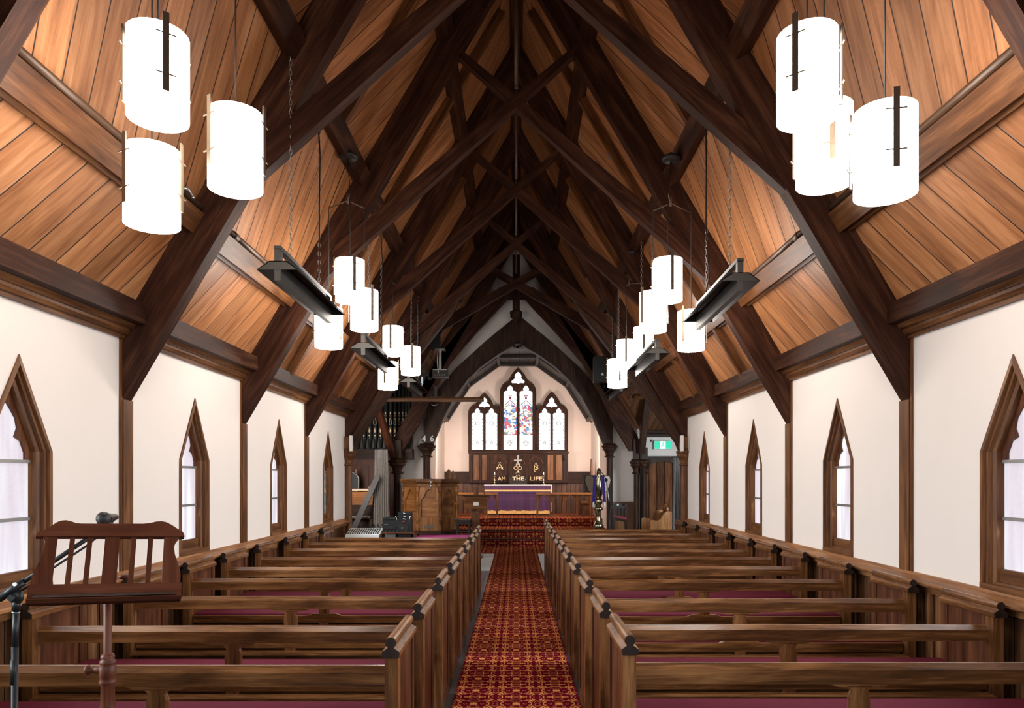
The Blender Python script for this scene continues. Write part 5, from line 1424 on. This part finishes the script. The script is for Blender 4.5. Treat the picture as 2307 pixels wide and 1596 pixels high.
# door with arched head, exit sign
DX0, DX1, DY = (1455-1163)*17.27/F, (1531-1163)*17.27/F, 17.27
t = bpy.data.objects.new('door_1', None); col.objects.link(t); t.location = ((DX0+DX1)/2, DY, 0); t['kind'] = 'structure'
t['label'] = 'arched plank door under the exit sign'; t['category'] = 'door'
hw = (DX1-DX0)/2; cx = (DX0+DX1)/2
o = [(DX0, 0), (DX1, 0), (DX1, 1.88)]+[(cx+hw*math.cos(a_), 1.88+.27*math.sin(a_)) for a_ in [PI*k/14 for k in range(1, 14)]]+[(DX0, 1.88)]
mb = MB(); mb.face([(x, DY-.0, z) for x, z in o], [(z, x) for x, z in o]); obj('planks', mb, M['door'], t)
rect = [(DX0-.12, 0), (DX0-.12, 2.24), (DX1+.12, 2.24), (DX1+.12, 0)]
fr = plate([rect+[(DX1, 0)]+o[2:-1]+[(DX0, 1.88), (DX0, 0)]], DY-.09, DY+.0)
obj('door_frame', fr, M['darkoak'], t)
mb = MB(); mb.box(DX0-.15, DX1+.15, DY-.13, DY, 2.22, 2.27); obj('head_ledge', mb, M['darkoak'], t)
mb = MB(); mb.ball((DX1-.08, DY-.04, 1.02), .025); obj('handle', mb, M['steel'], t)
mb = MB(); c = E+1.0
mb.prism([(0, c), (.05, c+.02), (.06, c+.07), (.10, c+.09), (.12, c+.15), (0, c+.15)], lambda p_, q_, d: (d, 17.29-p_, q_), 3.02, 6.5, 'd'); trim(mb, M['darkoak'], 'dark cornice above the exit sign wall')
mb = MB(); n = Vector((0, -1.15, -1)).normalized(); c = Vector((0, 17.3-.93/1.15*.93, E+1.11+.93*.93)); mb.beam((2.75, c.y, c.z-.07), (4.9, c.y, c.z-.07), .10, .11, n); trim(mb, M['trim'], 'purlin on the boarded ceiling above the door')
p = at(1493.5, 1003, 17.15)
t = thing('exit_sign', 'lit green exit sign with running figure above the door', 'sign', p)
w, h = .205, .10
mb = MB(); mb.box(p.x-w, p.x+w, 17.17, 17.27, p.z-h, p.z+h); obj('housing', mb, M['white'], t)
mb = MB(); mb.box(p.x-w+.01, p.x+w-.01, 17.160, 17.17, p.z-h+.01, p.z+h-.01); obj('green_panel', mb, M['green'], t)
mb = MB(); mb.box(p.x-.065, p.x+.065, 17.153, 17.161, p.z-h+.012, p.z+h-.012); pn = obj('white_panel', mb, M['signwhite'], t)
mb = MB(); y = 17.15
mb.ball((p.x+.012, y, p.z+.060), .014, .004, .014)
for pts in (((.008, .042), (-.004, .0)), ((-.004, .0), (.025, -.025), (.020, -.062)), ((-.004, .0), (-.022, -.035), (-.048, -.045)), ((.008, .038), (.036, .018), (.046, .03)), ((.006, .038), (-.026, .030), (-.036, .004))):
    mb.tube([(p.x+a_, y, p.z+b_) for a_, b_ in pts], .007, 6)
obj('running_figure', mb, M['green'], pn)
mb = MB(); mb.ball((p.x-.24, 17.22, p.z+.10), .03); obj('mount_bracket', mb, M['steel'], t)
mb = MB()
mb.face([(2.44, 18.07, 0), (3.0, 18.07, 0), (3.0, 18.07, 1.12), (2.44, 18.07, 1.12)], [(0, 0), (0, .56), (1.12, .56), (1.12, 0)]); mb.box(2.44, 3.0, 18.03, 18.09, 1.08, 1.14)
trim(mb, M['darkboards'], 'dark panelling beside the column next to the door')
mb = MB(); mb.tube([(2.985, 17.05, .3), (2.985, 17.05, 2.35), (2.97, 17.0, 2.6)], .018, 8)
tag(obj('cable_pipe', mb, M['black']), 'black cable running down between the twin columns', 'cable')

# ================================================================== MUSIC STAND AND MICROPHONE, NEAR
SY = 2.24
t = thing('music_stand', 'wooden music stand with slatted reading desk at the front left', 'music stand', (-1.30, SY, 0))
# the desk is one plane: left end a little nearer, leaning back at the top
IA, IB, IC = 1/2.24, (1/2.14-1/2.36)/356.0, (1/2.17-1/2.31)/182.0
def D0(a, b):
    px, py = a/3.5, 1140+b/3.5
    y = 1/(IA-IB*(px-235)+IC*(py-1271))
    return at(px, py, y)
DN = (D0(1400, 470)-D0(250, 470)).cross(D0(830, 700)-D0(830, 200)).normalized()
if DN.y > 0: DN = -DN
def D(a, b, d):
    """desk coordinates: a across, b down, d = distance in front of the board"""
    return D0(a, b)+DN*d
def flatp(pts, name, mat, parent, th=.014, d0=0.0, grain=(1, 0)):
    mb = MB(); mb.prism([(p[0]/2500, p[1]/2500) for p in pts], lambda a, b, d: D(a*2500, b*2500, d), d0, d0+th, grain)
    return obj(name, mb, mat, parent)
flatp([(283, 262), (292, 240), (310, 228), (370, 208), (415, 175), (450, 152), (485, 140), (520, 137), (560, 145), (595, 158), (640, 163), (900, 163), (1130, 163), (1185, 157), (1230, 146), (1270, 143), (1310, 152), (1350, 172), (1400, 205), (1435, 225), (1448, 245), (1450, 264)], 'top_rail', M['redwood'], t, .018)
flatp([(340, 262), (455, 264), (408, 640), (238, 645), (246, 590), (262, 545), (300, 475), (335, 410), (352, 345), (357, 300)], 'side_frame', M['redwood'], t, .014, 0, (0, 1))
flatp([(1293, 264), (1410, 264), (1382, 300), (1369, 340), (1376, 400), (1396, 460), (1413, 510), (1421, 560), (1418, 622), (1271, 628)], 'side_frame', M['redwood'], t, .014, 0, (0, 1))
flatp([(829, 264), (945, 264), (914, 632), (794, 636)], 'centre_splat', M['redwood'], t, .014, 0, (0, 1))
for q in ([(553, 264), (593, 264), (551, 638), (508, 640)], [(690, 264), (731, 264), (693, 636), (650, 638)], [(1036, 264), (1076, 264), (1046, 630), (1004, 632)], [(1168, 264), (1207, 264), (1181, 628), (1140, 630)]):
    flatp(q, 'slat', M['redwood'], t, .010, .002, (0, 1))
flatp([(222, 643), (1430, 622), (1421, 757), (205, 795)], 'bottom_board', M['redwood'], t, .016)
mb = MB(); mb.prism([(a/2500, b/2500) for a, b in ((278, 714), (1342, 690), (1382, 748), (246, 784))], lambda a, b, d: D(a*2500, b*2500, d+(.0 if b*2500 < 730-(a*2500-278)*.024 else .034)), .002, .014, (1, 0)); obj('tray_lip', mb, M['darkoak'], t)  # lip in darker wood: its shade is put into the colour
mb = MB(); mb.prism([(a/2500, b/2500) for a, b in ((205, 795), (1421, 757), (1421, 752), (205, 789))], lambda a, b, d: D(a*2500, b*2500, d), 0, .045, (1, 0)); obj('tray_shelf', mb, M['redwood'], t)
cx, cy = -1.317, SY+.05
mb = MB(); mb.lathe([(.011, 1.05), (.0122, 1.1), (.0122, 1.42), (0, 1.42)], (cx, cy, 0), 14); obj('upper_shaft', mb, M['redwood'], t)
zc = 1.74-(1478-1078)*cy/F
mb = MB(); mb.lathe([(.013, zc+.008), (.020, zc+.004), (.024, zc-.004), (.020, zc-.012), (.026, zc-.016), (.027, zc-.024), (.023, zc-.028), (.028, zc-.034), (.0285, zc-.068), (.024, zc-.073), (.0285, zc-.080), (.0285, zc-.088), (.022, zc-.094), (.024, zc-.16), (.030, zc-.25), (.034, zc-.5), (.028, zc-.7), (.04, zc-.78), (.04, zc-.95), (0, zc-.95)], (cx, cy, 0), 18); mb.v = [(cx+(p[0]-cx)*.9, cy+(p[1]-cy)*.9, p[2]) for p in mb.v]; obj('turned_body', mb, M['redwood'], t)
mb = MB(); mb.lathe([(0, -.072), (.015, -.070), (.017, -.062), (.012, -.055), (.008, -.048), (.010, -.04), (.012, -.03), (.012, -.02)], (cx, cy-.0, zc-.046), 12, 'x'); obj('clamp_knob', mb, M['redwood'], t)
for k in range(3):
    a = .4+k*2*PI/3; mb = MB()
    mb.tube([(cx+.03*math.cos(a), cy+.03*math.sin(a), .28), (cx+.12*math.cos(a), cy+.12*math.sin(a), .24), (cx+.22*math.cos(a), cy+.22*math.sin(a), .10), (cx+.30*math.cos(a), cy+.30*math.sin(a), .016)], [.022, .022, .018, .016], 8); obj('foot', mb, M['redwood'], t)
mb = MB(); p = at(279, 1300, SY+.08); mb.ball(p, .016, .016, .009, 12, 8); obj('desk_knob', mb, M['redwood'], t)

mz = lambda px, py, y: at(px, py, y)
t = thing('boom_microphone', 'black microphone on a boom stand behind the music stand', 'microphone', (at(35, 1340, 2.62).x, 2.62, 0))
pv = at(36, 1345, 2.62)
mb = MB(); mb.tube([(pv.x-.012, 2.62, .03), (pv.x-.004, 2.62, 1.12)], .0118, 12); mb.lathe([(0, 0), (.13, 0), (.13, .015), (.02, .03)], (pv.x-.012, 2.62, 0), 18); obj('pole', mb, M['black'], t)
mb = MB(); mb.tube([(pv.x-.008, 2.62, .98), (pv.x-.006, 2.62, 1.07)], .0135, 12); obj('clutch', mb, M['iron'], t)
mb = MB(); mb.tube([(pv.x-.004, 2.62, 1.10), (pv.x, 2.62, 1.25)], .0115, 10); obj('inner_tube', mb, M['black'], t)
mb = MB(); mb.tube([(pv.x-.001, 2.62, 1.243), (pv.x, 2.62, 1.248)], .0135, 12); obj('chrome_ring', mb, M['steel'], t)
mb = MB(); mb.ball((pv.x+.002, 2.62, pv.z), .026, .018, .03); mb.cyl((pv.x+.002, 2.60, pv.z), .012, -.012, .0, 12, 'y'); mb.tube([(pv.x, 2.62, 1.25), (pv.x+.001, 2.62, pv.z-.01)], .014, 8); obj('swivel_joint', mb, M['black'], t)
mic = at(233, 1169, 2.66); mi2 = at(256, 1166, 2.78)
e0 = at(-2, 1350, 2.60); e1 = at(55, 1310, 2.62); e2 = at(247, 1180, 2.80)
mb = MB(); mb.tube([e0, e1], .014, 10); obj('boom_clamp', mb, M['black'], t)
mb = MB(); mb.tube([e1, e2], .0085, 10); obj('boom', mb, M['black'], t)
mb = MB(); mb.cyl((at(34, 1317, 2.60).x, 2.60, at(34, 1317, 2.60).z), .007, -.004, .002, 12, 'y'); obj('round_badge', mb, M['white'], t)
mb = MB(); mb.tube([at(46, 1332, 2.62), at(70, 1318, 2.62), at(120, 1280, 2.65), at(196, 1230, 2.72), at(238, 1194, 2.78), at(257, 1172, 2.80)], .0042, 6); obj('lead', mb, M['black'], t)
mb = MB(); mb.ball(mic, .0255, .0255, .026, 18, 12); obj('grille_head', mb, M['heater'], t)
mb = MB(); d = (Vector(mi2)-Vector(mic)).normalized(); mb.tube([Vector(mic)+d*.015, Vector(mic)+d*.03, Vector(mi2), Vector(mi2)+d*.03], [.024, .020, .014, .011], 12); obj('mic_body', mb, M['black'], t)
mb = MB(); mb.tube([at(226, 1180, 2.68), at(240, 1184, 2.72), e2], .013, 8); obj('mic_clip', mb, M['black'], t)
